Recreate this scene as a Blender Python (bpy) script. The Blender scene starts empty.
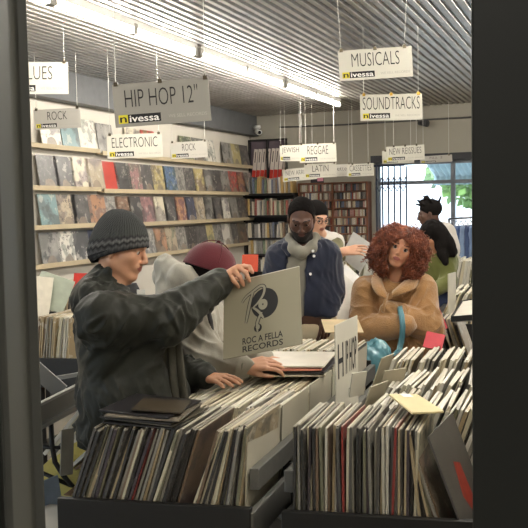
import bpy, bmesh, math, random
import numpy as np
from mathutils import Vector, Matrix
random.seed(7); rng = np.random.default_rng(7)
SC = bpy.context.scene; COL = SC.collection

# ------------------------------------------------------------------ camera
F = 850.0; PITCH = -math.atan(56.5/850); ROLL = math.radians(1.1); HC = 1.68
cfw = Vector((0, math.cos(PITCH), math.sin(PITCH))); cr0 = Vector((1, 0, 0)); cu0 = cr0.cross(cfw)
CR = cr0*math.cos(ROLL) - cu0*math.sin(ROLL); CU = cu0*math.cos(ROLL) + cr0*math.sin(ROLL)
CPOS = Vector((0, 0, HC))
cam = bpy.data.objects.new('camera', bpy.data.cameras.new('camera')); COL.objects.link(cam)
cam.data.sensor_width = 36; cam.data.lens = F/528*36; cam.data.clip_start = .02; cam.data.clip_end = 200
Mc = Matrix((CR, CU, -cfw)).transposed().to_4x4(); Mc.translation = CPOS; cam.matrix_world = Mc
SC.camera = cam
def at(px, py, Y):
    """the world point that stands Y metres into the shop along the sight line of a photo point"""
    d = cfw + CR*((px-264)/F) - CU*((py-264)/F)
    return CPOS + d*(Y/d.y)

# ------------------------------------------------------------------ world and exposure
W = bpy.data.worlds.new('World'); SC.world = W; W.use_nodes = True
bg = W.node_tree.nodes['Background']; bg.inputs[0].default_value = (.70, .85, 1, 1); bg.inputs[1].default_value = 4.0
SC.view_settings.view_transform = 'Standard'; SC.view_settings.look = 'None'
SC.view_settings.exposure = 0.3; SC.view_settings.gamma = 1; SC.view_settings.use_curve_mapping = False
TUBE_POWER = 105.0; TUBE_COLOUR = (1, .95, .855)
sun = bpy.data.lights.new('daylight_sun', 'SUN'); sun.energy = 4; sun.angle = .1; sun.color = (1, .96, .9)
so = bpy.data.objects.new('daylight_sun', sun); COL.objects.link(so); so.rotation_euler = (math.radians(50), 0, math.radians(-30))
so.location = (6, 20, 12)

# ------------------------------------------------------------------ helpers
def lin(c):
    return tuple((x/255/12.92 if x/255 <= .04045 else ((x/255+.055)/1.055)**2.4) for x in c)
def setin(n, k, v):
    if k in n.inputs: n.inputs[k].default_value = v
class NT:
    def __init__(s, name):
        s.m = bpy.data.materials.new(name); s.m.use_nodes = True; s.t = s.m.node_tree
        s.b = s.t.nodes['Principled BSDF']
    def n(s, typ, **kw):
        x = s.t.nodes.new(typ)
        for k, v in kw.items(): setattr(x, k, v)
        return x
    def l(s, a, b): s.t.links.new(a, b)
    def math(s, op, a, b=None, c=None):
        x = s.n('ShaderNodeMath', operation=op)
        for i, v in enumerate((a, b, c)):
            if v is None: continue
            if isinstance(v, (int, float)): x.inputs[i].default_value = v
            else: s.l(v, x.inputs[i])
        return x.outputs[0]
    def mix(s, f, a, b, blend='MIX'):
        x = s.n('ShaderNodeMix', data_type='RGBA', blend_type=blend)
        for i, v in ((0, f), (6, a), (7, b)):
            if isinstance(v, (int, float)): x.inputs[i].default_value = v
            elif isinstance(v, tuple): x.inputs[i].default_value = (*v[:3], 1)
            else: s.l(v, x.inputs[i])
        return x.outputs[2]
    def noise(s, scale, detail=3, vec=None, rough=.5):
        x = s.n('ShaderNodeTexNoise'); x.inputs['Scale'].default_value = scale; x.inputs['Detail'].default_value = detail
        x.inputs['Roughness'].default_value = rough
        if vec is not None: s.l(vec, x.inputs['Vector'])
        return x.outputs[0]
    def bump(s, h, strength=.3, dist=.01):
        x = s.n('ShaderNodeBump'); x.inputs['Strength'].default_value = strength; x.inputs['Distance'].default_value = dist
        s.l(h, x.inputs['Height']); s.l(x.outputs[0], s.b.inputs['Normal'])
    def coord(s, k='Object'):
        return s.n('ShaderNodeTexCoord').outputs[k]
    def ramp(s, f, stops):
        x = s.n('ShaderNodeValToRGB'); e = x.color_ramp.elements
        while len(e) < len(stops): e.new(.5)
        for el, (p, c) in zip(e, stops): el.position = p; el.color = (*c[:3], 1)
        s.l(f, x.inputs[0]); return x.outputs[0]
MATS = {}
def M(name, rgb=None, rough=.6, metal=0, var=.12, nscale=9, bump=0, bscale=60, spec=.4, emit=None, sheen=0):
    """a procedural material: colour with a little uneven wear, optional bump"""
    if name in MATS: return MATS[name]
    t = NT(name); c = lin(rgb)
    t.b.inputs['Roughness'].default_value = rough; t.b.inputs['Metallic'].default_value = metal
    setin(t.b, 'Specular IOR Level', spec); setin(t.b, 'Sheen Weight', sheen)
    if emit:
        t.b.inputs['Base Color'].default_value = (*c, 1)
        setin(t.b, 'Emission Color', (*emit[0], 1)); setin(t.b, 'Emission Strength', emit[1])
    else:
        co = t.coord(); nz = t.noise(nscale, 4, co)
        t.l(t.mix(nz, tuple(x*(1-var) for x in c), tuple(min(1, x*(1+var)) for x in c)), t.b.inputs['Base Color'])
        if bump: t.bump(t.noise(bscale, 3, co), bump, .006)
    MATS[name] = t.m; return t.m
def reg(name, t): MATS[name] = t.m; return t.m

class MB:
    """collects shapes into ONE mesh"""
    def __init__(s): s.v = []; s.f = []; s.mi = []; s.uv = None
    def add(s, vs, fs, mi=0, X=None):
        o = len(s.v)
        s.v += [tuple(X @ Vector(p)) if X is not None else tuple(p) for p in vs]
        s.f += [tuple(o+i for i in f) for f in fs]; s.mi += [mi]*len(fs); return s
    def box(s, c, d, X=None, mi=0, taper=1.0):
        x, y, z = d[0]/2, d[1]/2, d[2]/2
        vs = [(c[0]+a*x*(taper if k > 0 else 1), c[1]+b*y*(taper if k > 0 else 1), c[2]+k*z) for k in (-1, 1) for a, b in ((-1, -1), (1, -1), (1, 1), (-1, 1))]
        return s.add(vs, [(3, 2, 1, 0), (4, 5, 6, 7), (0, 1, 5, 4), (1, 2, 6, 5), (2, 3, 7, 6), (3, 0, 4, 7)], mi, X)
    def bar(s, a, b, w, h, mi=0, up=(0, 0, 1)):
        a = Vector(a); b = Vector(b); d = (b-a).normalized(); u = Vector(up)
        r = d.cross(u).normalized(); u = r.cross(d)
        vs = [p + r*(i*w/2) + u*(j*h/2) for p in (a, b) for i, j in ((-1, -1), (1, -1), (1, 1), (-1, 1))]
        return s.add(vs, [(0, 1, 2, 3), (7, 6, 5, 4), (1, 0, 4, 5), (2, 1, 5, 6), (3, 2, 6, 7), (0, 3, 7, 4)], mi)
    def tube(s, pts, r, n=8, mi=0, closed=True, flat=1.0):
        pts = [Vector(p) for p in pts]; rs = r if hasattr(r, '__len__') else [r]*len(pts)
        o = len(s.v); up = Vector((0, 0, 1)); prev = None
        for i, p in enumerate(pts):
            d = (pts[min(i+1, len(pts)-1)] - pts[max(i-1, 0)])
            d = d.normalized() if d.length > 1e-9 else Vector((0, 0, 1))
            if prev is None:
                a = d.orthogonal().normalized()
            else:
                a = (prev - d*prev.dot(d)); a = a.normalized() if a.length > 1e-6 else d.orthogonal().normalized()
            prev = a; b = d.cross(a)
            for k in range(n):
                t = 2*math.pi*k/n
                s.v.append(tuple(p + (a*math.cos(t) + b*math.sin(t)*flat)*rs[i]))
        for i in range(len(pts)-1):
            for k in range(n):
                s.f.append((o+i*n+k, o+i*n+(k+1) % n, o+(i+1)*n+(k+1) % n, o+(i+1)*n+k)); s.mi.append(mi)
        if closed:
            s.f.append(tuple(o+k for k in reversed(range(n)))); s.f.append(tuple(o+(len(pts)-1)*n+k for k in range(n))); s.mi += [mi, mi]
        return s
    def grid(s, P, mi=0, wrap=False):
        R = len(P); Cn = len(P[0]); o = len(s.v)
        for row in P: s.v += [tuple(p) for p in row]
        for i in range(R-1):
            for j in range(Cn if wrap else Cn-1):
                s.f.append((o+i*Cn+j, o+i*Cn+(j+1) % Cn, o+(i+1)*Cn+(j+1) % Cn, o+(i+1)*Cn+j)); s.mi.append(mi)
        return s
    def mesh(s, name, mats, smooth=False):
        me = bpy.data.meshes.new(name); me.from_pydata(s.v, [], s.f)
        for m in (mats if isinstance(mats, (list, tuple)) else [mats]): me.materials.append(m)
        me.polygons.foreach_set('material_index', s.mi)
        if smooth: me.polygons.foreach_set('use_smooth', [True]*len(me.polygons))
        me.validate(); me.update(); return me

def wm(o):
    return o.matrix_basis.copy() if o.parent is None else wm(o.parent) @ o.matrix_parent_inverse @ o.matrix_basis
def link(name, me, parent=None, local=False):
    o = bpy.data.objects.new(name, me); COL.objects.link(o)
    if parent is not None:
        o.parent = parent
        if not local: o.matrix_parent_inverse = wm(parent).inverted()
    return o
def ob(name, mb, mats, parent=None, smooth=False, local=False, bevel=0):
    o = link(name, mb.mesh(name, mats, smooth), parent, local)
    if bevel:
        b = o.modifiers.new('bevel', 'BEVEL'); b.width = bevel; b.segments = 2; b.limit_method = 'ANGLE'
    return o
def tag(o, label, cat, group=None, kind=None):
    o['label'] = label; o['category'] = cat
    if group: o['group'] = group
    if kind: o['kind'] = kind
    return o
def thing(name, label, cat, loc=(0, 0, 0), rot=None, group=None):
    o = bpy.data.objects.new(name, None); COL.objects.link(o); o.empty_display_size = .05
    m = (rot.to_4x4() if rot is not None else Matrix.Identity(4)); m.translation = Vector(loc); o.matrix_basis = m
    return tag(o, label, cat, group)
def struct(name, mb, mats, bevel=0):
    o = ob(name, mb, mats, bevel=bevel); o['kind'] = 'structure'; return o
def nth(k):
    return f"{k}{'th' if 10 <= k % 100 <= 20 else {1:'st', 2:'nd', 3:'rd'}.get(k % 10, 'th')}"
def rz(deg): return Matrix.Rotation(math.radians(deg), 3, 'Z')

# ------------------------------------------------------------------ shop frame: D1 runs into the shop along the left wall, D2 along the back wall
A1 = math.radians(22); D1 = Vector((math.sin(A1), math.cos(A1), 0)); D2 = Vector((math.cos(A1), -math.sin(A1), 0))
CORNER = Vector((-.18, 12.9, 0)); CEIL = 3.06
def SH(s, t, z): return CORNER + D2*s + D1*t + Vector((0, 0, z))      # s to the right of the left wall, t (negative) towards the street
XS = Matrix((D2, D1, Vector((0, 0, 1)))).transposed()                  # rotation of the shop frame
XS4 = XS.to_4x4(); XS4.translation = CORNER

# materials of the shell
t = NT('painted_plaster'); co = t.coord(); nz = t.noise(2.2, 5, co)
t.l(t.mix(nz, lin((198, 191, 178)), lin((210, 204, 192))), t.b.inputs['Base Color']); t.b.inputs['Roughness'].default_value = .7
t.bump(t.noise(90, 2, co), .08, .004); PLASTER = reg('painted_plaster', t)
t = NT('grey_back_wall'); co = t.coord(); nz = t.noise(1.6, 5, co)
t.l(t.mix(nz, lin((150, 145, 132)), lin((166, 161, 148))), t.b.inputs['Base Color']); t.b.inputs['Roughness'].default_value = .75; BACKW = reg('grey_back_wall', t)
t = NT('corrugated_tin'); co = t.coord(); nz = t.noise(3, 5, co, .7)
t.l(t.ramp(nz, [(.3, lin((138, 133, 126))), (.55, lin((166, 161, 154))), (.75, lin((190, 187, 182)))]), t.b.inputs['Base Color'])
t.b.inputs['Metallic'].default_value = .35; t.l(t.math('MULTIPLY_ADD', nz, .3, .2), t.b.inputs['Roughness']); TIN = reg('corrugated_tin', t)
t = NT('shop_floor'); co = t.coord(); nz = t.noise(4, 6, co)
t.l(t.mix(nz, lin((92, 86, 78)), lin((128, 120, 108))), t.b.inputs['Base Color']); t.b.inputs['Roughness'].default_value = .45; FLOORM = reg('shop_floor', t)
t = NT('beam_steel'); co = t.coord(); nz = t.noise(7, 6, co, .7)
t.l(t.mix(nz, lin((78, 79, 80)), lin((108, 109, 110))), t.b.inputs['Base Color']); t.b.inputs['Roughness'].default_value = .55; BEAMM = reg('beam_steel', t)
FIXM = M('white_enamel', (225, 224, 220), .4)
FRAMEM = M('window_frame_paint', (104, 104, 97), .45, 0, .06, 14)
FRAMED = M('window_frame_dark_paint', (60, 61, 58), .5, 0, .06, 14)

# ------------------------------------------------------------------ structure
SW = 8.6                                   # width of the shop
struct('floor', MB().box((SW/2-.3, -7.0, -.05), (SW+1.0, 16.0, .1), XS4), FLOORM)
struct('wall_left', MB().box((-.08, -5.6, 1.55), (.16, 11.6, 3.1), XS4), PLASTER)
# back wall with the shop window let into it
WS0, WS1, WZ0, WZ1 = 1.93, 6.4, .45, 2.30
mb = MB(); mb.box((WS0/2-.08, .1, 1.55), (WS0+.16, .2, 3.1), XS4); mb.box(((WS0+WS1)/2, .1, (WZ1+3.1)/2), (WS1-WS0, .2, 3.1-WZ1), XS4)
mb.box(((WS0+WS1)/2, .1, WZ0/2), (WS1-WS0, .2, WZ0), XS4); mb.box(((WS1+SW)/2, .1, 1.55), (SW-WS1, .2, 3.1), XS4)
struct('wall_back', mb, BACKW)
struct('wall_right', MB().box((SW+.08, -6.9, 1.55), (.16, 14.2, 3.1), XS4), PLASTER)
# corrugated ceiling: ribs run along the left wall
mb = MB(); n = 0; pitch = .076; s = -.3; prof = []
while s < SW+.2:
    prof += [(s, 0), (s+pitch*.30, 0), (s+pitch*.42, -.020), (s+pitch*.88, -.020)]; s += pitch
for t0, t1, dz in ((-14.2, -10.6, .0), (-10.7, -7.1, .004), (-7.2, -3.6, .0), (-3.7, .1, .004)):
    P = [[SH(a, t0, CEIL+b+dz) for a, b in prof], [SH(a, t1, CEIL+b+dz) for a, b in prof]]
    mb.grid(P)
struct('ceiling', mb, TIN)
struct('trim_1', MB().box((.06, -5.6, 2.92), (.12, 11.6, .34), XS4).box((.07, -5.6, 3.07), (.16, 11.6, .03), XS4).box((.07, -5.6, 2.76), (.16, 11.6, .025), XS4), BEAMM)
struct('baseboard_back', MB().box((WS0/2, -.012, .06), (WS0, .024, .12), XS4), M('skirting_paint', (70, 68, 64), .6))
struct('trim_2', MB().box(((WS0+WS1)/2, -.03, WZ1+.03), (WS1-WS0+.1, .06, .10), XS4), M('dark_lintel', (42, 42, 46), .5))
# shop window: frame, panes
wf = MB()
for s0 in (WS0+.03, 3.02, 4.6, WS1-.03): wf.box((s0, .06, (WZ0+WZ1)/2), (.055, .08, WZ1-WZ0), XS4)
for z0, h in ((WZ0+.03, .06), (1.99, .05), (WZ1-.03, .06)): wf.box(((WS0+WS1)/2, .06, z0), (WS1-WS0, .08, h), XS4)
wf = struct('window_1', wf, M('window_grey_frame', (118, 122, 128), .5, .2))
t = NT('clear_glass'); tr = t.n('ShaderNodeBsdfTransparent'); gl = t.n('ShaderNodeBsdfGlossy'); gl.inputs['Roughness'].default_value = .02
fr = t.n('ShaderNodeFresnel'); fr.inputs[0].default_value = 1.45; mx = t.n('ShaderNodeMixShader'); t.l(fr.outputs[0], mx.inputs[0]); t.l(tr.outputs[0], mx.inputs[1]); t.l(gl.outputs[0], mx.inputs[2])
t.l(mx.outputs[0], t.t.nodes['Material Output'].inputs['Surface']); GLASS = reg('clear_glass', t)
ob('pane', MB().box(((WS0+WS1)/2, .06, (WZ0+WZ1)/2), (WS1-WS0-.06, .006, WZ1-WZ0-.06), XS4), GLASS, wf)
# the dark frame the photographer looks through, and an added box keeping skylight out
def prism(prof, z0, z1):
    n = len(prof); return MB().add([(x, y, z0) for x, y in prof]+[(x, y, z1) for x, y in prof], [tuple(range(n-1, -1, -1)), tuple(range(n, 2*n))]+[(i, (i+1) % n, (i+1) % n+n, i+n) for i in range(n)])
struct('trim_3', prism([(-.196, .722), (-.188, .700), (-.1955, .698), (-.2015, .655), (-.207, .655), (-.207, .668), (-.212, .668), (-.212, .640), (-.60, .640), (-.60, .76), (-.205, .76)], -.1, 3.1), FRAMEM, bevel=.0012)
struct('trim_4', prism([(.1605, .655), (.60, .655), (.60, .76), (.190, .76)], -.1, 3.1), FRAMED, bevel=.002)
struct('trim_5', MB().box((0, .70, 2.75), (.5, .08, .6)).box((0, .70, .22), (.5, .08, .44)), FRAMED)
struct('wall_front', MB().box((-2.6, .75, 1.55), (4.2, .1, 3.1)).box((3.2, .75, 1.55), (5.4, .1, 3.1)), PLASTER)
BLOCKM = M('light_block_paint', (120, 118, 112), .7)  # unseen walls, ceiling and floor added to block sky light
struct('wall_light_block', MB().box((-1.6, -1.0, 1.55), (.1, 3.5, 3.1)).box((1.6, -1.0, 1.55), (.1, 3.5, 3.1)).box((0, -2.7, 1.55), (3.2, .1, 3.1)), BLOCKM)
struct('ceiling_light_block', MB().box((0, -1.0, 3.12), (3.3, 3.6, .08)), BLOCKM)
e = thing('frame_fill_light', 'round white lamp added out of view behind the camera to light the frame', 'light', (.3, -1.2, 3.07))  # added lamp, out of view, to brighten the dark window frame
ob('fill_light_base', MB().tube([(.3, -1.2, 3.08), (.3, -1.2, 3.05)], .32, 32), FIXM, e, True)
ob('diffuser', MB().tube([(.3, -1.2, 3.05), (.3, -1.2, 3.0)], [.30, .24], 32), M('frame_fill_glow', (255, 250, 240), .5, emit=((1, .95, .86), 26)), e, True)
struct('floor_light_block', MB().box((0, -1.0, -.05), (3.3, 3.5, .098)), FLOORM)

# ------------------------------------------------------------------ street outside the shop window
struct('ground', MB().box((3, 12, -.12), (40, 23.6, .1), XS4), M('pavement', (176, 176, 172), .8))
LEAF = M('street_tree_leaf', (96, 132, 70), .7, 0, .35, 6)
BARK = M('street_tree_bark', (98, 84, 70), .9)
def tree(s, t, h, r, label):
    e = thing('street_tree', label, 'tree', SH(s, t, -.06), group=None)
    ob('trunk', MB().tube([SH(s, t, -.07), SH(s+.04, t, h*.35), SH(s-.03, t, h*.7)], [.13, .1, .06], 8), BARK, e, True)
    m = MB(); R = random.Random(int(s*100))
    for k in range(900):
        while True:
            p = Vector((R.uniform(-1, 1), R.uniform(-1, 1), R.uniform(-1, 1)))
            if .35 < p.length < 1: break
        q = SH(s, t, h*.75) + Vector((p.x*r, p.y*r, p.z*r*.75)); a = R.uniform(.10, .2)
        n1 = Vector((R.uniform(-1, 1), R.uniform(-1, 1), R.uniform(-1, 1))).normalized(); n2 = n1.orthogonal().normalized()*a; n3 = n1.cross(n2)
        m.add([q-n2, q+n3*.6, q+n2, q-n3*.6], [(0, 1, 2, 3)])
    ob('crown', m, LEAF, e)
tree(4.6, 7.2, 3.4, 1.5, 'leafy green street tree outside the shop window, by the right-hand pane')
tree(2.3, 8.6, 3.4, 1.3, 'green street tree seen far behind the folding window gate')
e = thing('parked_car', 'white parked car outside behind the folding window gate', 'car', SH(2.6, 4.4, -.07), XS)
m = MB(); prf = [(-1.9, .28), (-1.9, .75), (-1.75, .9), (-1.0, .98), (-.5, 1.42), (.8, 1.45), (1.4, 1.0), (1.9, .9), (1.95, .5), (1.9, .28)]
m.add([(x, -.8, z) for x, z in prf]+[(x, .8, z) for x, z in prf], [tuple(range(10)), tuple(range(19, 9, -1))]+[(i, (i+1) % 10+0, (i+1) % 10+10, i+10) for i in range(10)])
ob('car_body', m, M('white_car_paint', (232, 232, 232), .3), e, local=True, bevel=.03)
ob('side_window', MB().box((.1, -.805, 1.2), (1.3, .02, .32)), M('car_glass', (52, 64, 80), .1), e, local=True)
for x in (-1.2, 1.25):
    ob('wheel', MB().tube([(x, -.84, .3), (x, -.6, .3)], .3, 20), M('tyre', (30, 30, 30), .8), e, local=True)
e = thing('street_awning', 'pale blue ribbed awning outside along the top of the shop window', 'awning', SH(4, .9, 2.4))
m = MB(); P = []
for i in range(90):
    s = WS0+.6+i*.04; P.append((s, .012*math.cos(i*math.pi)))
m.grid([[SH(s, .35, 2.34+d) for s, d in P], [SH(s, 1.25+d, 2.10+d) for s, d in P], [SH(s, 1.26+d, 1.97) for s, d in P]])
ob('awning_cloth', m, M('awning_cloth', (176, 204, 214), .8, 0, .2, 3), e)
struct('wall_exterior', MB().box((3, 13, 1.2), (26, .2, 2.6), XS4), M('far_facade', (188, 196, 204), .8, 0, .25, .5))

# folding security gate inside the window
e = thing('folding_gate', 'dark folding lattice security gate drawn across the shop window', 'gate', SH(2.16, -.1, WZ0))
GM = M('gate_iron', (44, 50, 66), .45, .5)
xs = [1.975+.085*i for i in range(6)]
for s in xs:
    ob('upright_bar', MB().box((s, -.10, (2.22+.5)/2), (.019, .019, 2.22-.5), XS4), GM, e)
for z0 in (2.02, 1.90, 1.22, 1.10, .72):
    m = MB()
    for a, b in zip(xs, xs[1:]):
        mid = (a+b)/2
        m.bar(SH(a, -.115, z0+.06), SH(mid, -.115, z0-.03), .018, .008); m.bar(SH(mid, -.115, z0-.03), SH(b, -.115, z0+.06), .018, .008)
    ob('lattice_brace', m, GM, e)
ob('gate_rail', MB().box((2.16, -.10, 2.235), (.44, .03, .03), XS4), GM, e)

# ------------------------------------------------------------------ ceiling lights and cables
TUBEM = M('lit_tube', (255, 250, 240), .5, emit=(TUBE_COLOUR, TUBE_POWER))
def fixture(s, t0, length, label):
    e = thing('ceiling_light', label, 'light', SH(s, t0+length/2, CEIL-.02), XS, 'fluorescent ceiling lights')
    L = length
    ob('fixture_housing', MB().add([(-.034, y, 0) for y in (-L/2, L/2)]+[(.034, y, 0) for y in (-L/2, L/2)]+[(-.024, y, -.05) for y in (-L/2, L/2)]+[(.024, y, -.05) for y in (-L/2, L/2)],
        [(0, 1, 3, 2), (4, 6, 7, 5), (0, 4, 5, 1), (2, 3, 7, 6), (0, 2, 6, 4), (1, 5, 7, 3)]), FIXM, e, local=True)
    for k in (-1, 1):
        c = k*L/4
        ob('tube', MB().tube([(0, c-L/4+.045, -.075), (0, c+L/4-.045, -.075)], .020, 10), TUBEM, e, local=True)
    for y in (-L/2+.015, 0, L/2-.015):
        ob('end_holder', MB().box((0, y, -.06), (.06, .05, .075)), HOLD, e, local=True)
HOLD = M('lamp_holder_grey', (150, 148, 142), .5)
LS = 1.82
names = ['nearest of the three long fluorescent lights on the tin ceiling, above the hip hop sign', 'middle one of the three long fluorescent lights on the tin ceiling', 'far fluorescent ceiling light closest to the back wall']
for k, t0 in enumerate((-7.45, -5.40, -3.35)):
    fixture(LS, t0, 1.97, names[k])
fixture(LS, -9.6, 2.15, 'fluorescent ceiling light in the left row, out of sight above the hip hop bins')
for k, t0 in enumerate((-10.9, -8.7, -6.5, -4.3)):
    fixture(4.9, t0, 2.15, f'fluorescent ceiling light in the right-hand row, {nth(k+1)} from the street')
m = MB(); m.tube([SH(.5, -.03, 2.86), SH(1.5, -.03, 2.845), SH(3, -.03, 2.85), SH(5, -.03, 2.84)], .012, 6)
tag(ob('wall_cable', m, M('grey_cable', (84, 82, 80), .5)), 'thin grey cable running along the top of the back wall', 'cable')
e = thing('security_camera', 'small white security camera at the end of the grey beam', 'camera', SH(.2, -.12, 2.80))
ob('mount', MB().tube([SH(.13, -.15, 2.86), SH(.26, -.25, 2.86)], .03, 10), FIXM, e, True)
ob('camera_body', MB().tube([SH(.2, -.20, 2.80), SH(.30, -.34, 2.77)], [.035, .04], 12), FIXM, e, True)
ob('lens', MB().tube([SH(.301, -.341, 2.77), SH(.305, -.347, 2.769)], .025, 12), M('lens_black', (20, 20, 22), .2), e, True)
e = thing('wall_speaker', 'small dark spotlight fixed high on the back wall by the soundtracks sign', 'spotlight', SH(2.6, -.05, 2.82))
ob('spot_can', MB().tube([SH(2.60, -.16, 2.80), SH(2.72, -.22, 2.78)], [.035, .05], 12), M('dark_can', (60, 60, 62), .4), e, True)
ob('spot_bracket', MB().tube([SH(2.6, .0, 2.84), SH(2.6, -.16, 2.81)], .012, 8), FIXM, e, True)

# ------------------------------------------------------------------ text
def text_mesh(txt, w, h, thin=0.0, depth=.0006, align=None):
    cu = bpy.data.curves.new('t', 'FONT'); cu.body = txt; cu.size = 1; cu.extrude = .0; cu.offset = thin; cu.resolution_u = 3
    o = bpy.data.objects.new('t', cu); COL.objects.link(o); bpy.context.view_layer.update()
    me = bpy.data.meshes.new_from_object(o.evaluated_get(bpy.context.evaluated_depsgraph_get()))
    bpy.data.objects.remove(o); bpy.data.curves.remove(cu)
    n = len(me.vertices); co = np.empty(n*3); me.vertices.foreach_get('co', co); co = co.reshape(-1, 3)
    lo, hi = co.min(0), co.max(0)
    q = np.zeros_like(co); q[:, 0] = ((co[:, 0]-lo[0])/(hi[0]-lo[0])-.5)*w; q[:, 2] = ((co[:, 1]-lo[1])/(hi[1]-lo[1])-.5)*h
    me.vertices.foreach_set('co', q.ravel()); me.update(); me.materials.clear(); return me
def text(name, txt, w, h, loc, mat, parent, thin=0.0):
    me = text_mesh(txt, w, h, thin); me.materials.append(mat)
    o = link(name, me, parent, True); o.location = loc; return o
INK = M('black_ink', (28, 27, 28), .6); YEL = M('yellow_print', (214, 200, 48), .6); WHT = M('white_print', (236, 234, 228), .6)
FADE = M('faded_grey_print', (172, 168, 158), .7); CARD = M('sign_card', (206, 202, 189), .55, 0, .04)
CARDG = M('sign_card_grey_side', (176, 172, 164), .55, 0, .05)
STR = M('white_string', (214, 212, 206), .7); CLIP = M('clip_metal', (92, 84, 70), .35, .8); CLIPG = M('gold_clip', (178, 142, 60), .35, .8)
def sign(x0, x1, ytop_l, ytop_r, ybot_l, Y, txt, label, tw=.62, th=.42, card=CARD, yaw_gap=0.0, clips=(-.44, .44), blank=False, dark=False, gold=False, splay=0.0, nstr=2):
    p0 = at(x0, ytop_l, Y); p1 = at(x1, ytop_r, Y+yaw_gap); pb = at(x0, ybot_l, Y)
    ex = p1-p0; w = ex.length; ex.normalize(); h = (p0-pb).length
    ez = (Vector((0, 0, 1)) - ex*ex.z).normalized(); ey = ez.cross(ex)
    rot = Matrix((ex, ey, ez)).transposed(); c = p0 + ex*w/2 - ez*h/2
    e = thing('hanging_sign', label, 'sign', c, rot, 'hanging section signs')
    bo = ob('board', MB().box((0, 0, 0), (w, .006, h)), card, e, local=True, bevel=.001)
    f = -.0042
    if not blank:
        text('lettering', txt, w*tw, h*th, (-w*.0, f, h*.16), INK, bo, -.012)
    lx0 = -w*.46; lw = w*.44; lh = h*.20; lz = -h*.32
    ob('logo_block', MB().box((lx0+lw*.11, f+.001, lz), (lw*.22, .001, lh)), YEL, bo, local=True)
    ob('logo_panel', MB().box((lx0+lw*.61, f+.001, lz), (lw*.78, .001, lh)), INK, bo, local=True)
    text('logo_letter', 'n', lw*.16, lh*.62, (lx0+lw*.11, f-.0005, lz-lh*.06), INK, bo, .012)
    text('logo_lettering', 'ivessa', lw*.70, lh*.76, (lx0+lw*.61, f-.0005, lz), WHT, bo, .012)
    text('tagline', 'WE SELL RECORDS', w*.40, h*.075, (w*.26, f, lz), FADE, bo)
    for cx in clips:
        ob('clip', MB().box((cx*w, 0, h/2), (.022, .02, .022)).tube([(cx*w, -.012, h/2-.004), (cx*w, -.016, h/2+.02)], .002, 5), CLIPG if gold else CLIP, e, local=True)
    top = CEIL - .01
    for k, cx in enumerate(clips[:1]+clips[-1:]):
        a = c + ex*(cx*w) + ez*(h/2+.01); b = Vector((a.x + splay*(1 if k else -1), a.y, top))
        ob('string', MB().tube([a, b], .0022, 5), STR, e)
    return e
sign(5, 68, 62, 62, 94, 6.3, 'BLUES', 'white hanging sign reading blues, cut off by the window frame', .5, .42)
sign(33.5, 80, 110, 107.5, 130, 7.4, 'ROCK', 'small grey hanging sign reading rock, below the blues sign', .42, .42, CARDG)
sign(112, 208, 85, 77.5, 128, 4.6, 'HIP HOP 12"', 'largest hanging sign, grey, reading hip hop 12 inch', .76, .42, M('sign_card_shaded_grey', (146, 142, 134), .55, 0, .05), clips=(-.46, 0, .47))  # card greyed to stand for being lit from behind
sign(106.5, 162, 135, 133, 159, 7.3, 'ELECTRONIC', 'white hanging sign reading electronic, beneath the hip hop sign', .82, .42)
sign(170, 207, 142.5, 140.5, 159, 9.6, 'ROCK', 'small pale hanging sign reading rock, right of the electronic sign', .36, .42, M('sign_card_pale_grey', (200, 196, 186), .55, 0, .04))
sign(338, 411.5, 51, 46, 81.5, 5.7, 'MUSICALS', 'white hanging sign reading musicals, higher of the two big right-hand signs', .65, .44, clips=(-.46, 0, .4), splay=.02)
sign(360, 422, 95, 93.5, 121, 6.6, 'SOUNDTRACKS', 'white hanging sign reading soundtracks, under the musicals sign', .92, .48, gold=True, clips=(-.44, 0, .44))
sign(279.5, 301, 145.5, 145, 161.5, 11.1, 'JEWISH', 'white hanging sign reading Jewish, half behind the reggae sign', .8, .42)
sign(299, 336, 144.5, 143, 163, 10.6, 'REGGAE', 'white hanging sign reading reggae', .56, .46, clips=(-.44, 0, .44))
sign(304, 336.2, 164.3, 162.8, 178.5, 10.8, 'LATIN', 'white hanging sign reading Latin, right under the reggae sign', .5, .44, clips=(-.44, .44))
sign(282, 316, 169.5, 166.5, 182, 11.3, 'NEW ARRIVALS', 'white hanging sign partly hidden behind the Latin sign', .8, .36, clips=(-.4, .4))
sign(322, 352, 165, 164, 177, 11.7, 'Cassettes', 'pale hanging sign half hidden behind the cassettes sign', .8, .36, M('sign_card_pale_grey', (200, 196, 186)), clips=(-.4, .4))
sign(347, 373.5, 164.5, 163, 177, 11.2, 'CASSETTES', 'white hanging sign reading cassettes, above the wooden rack', .82, .46, clips=(-.3, .3))
sign(382, 414, 151, 150, 164, 11.2, 'NEW', 'white hanging sign just behind the new reissues sign', .6, .36, clips=(-.4, .4))
sign(386, 424, 147, 144.5, 162, 10.6, 'NEW REISSUES', 'white hanging sign reading new reissues in front of the shop window', .84, .42, clips=(-.3, .0, .3))
sign(420, 452, 156.5, 154.5, 163.5, 11.3, 'N.J. 2', 'grey hanging sign on the window lintel, right of new reissues', .4, .4, CARDG, clips=(-.4, .4))

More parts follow.
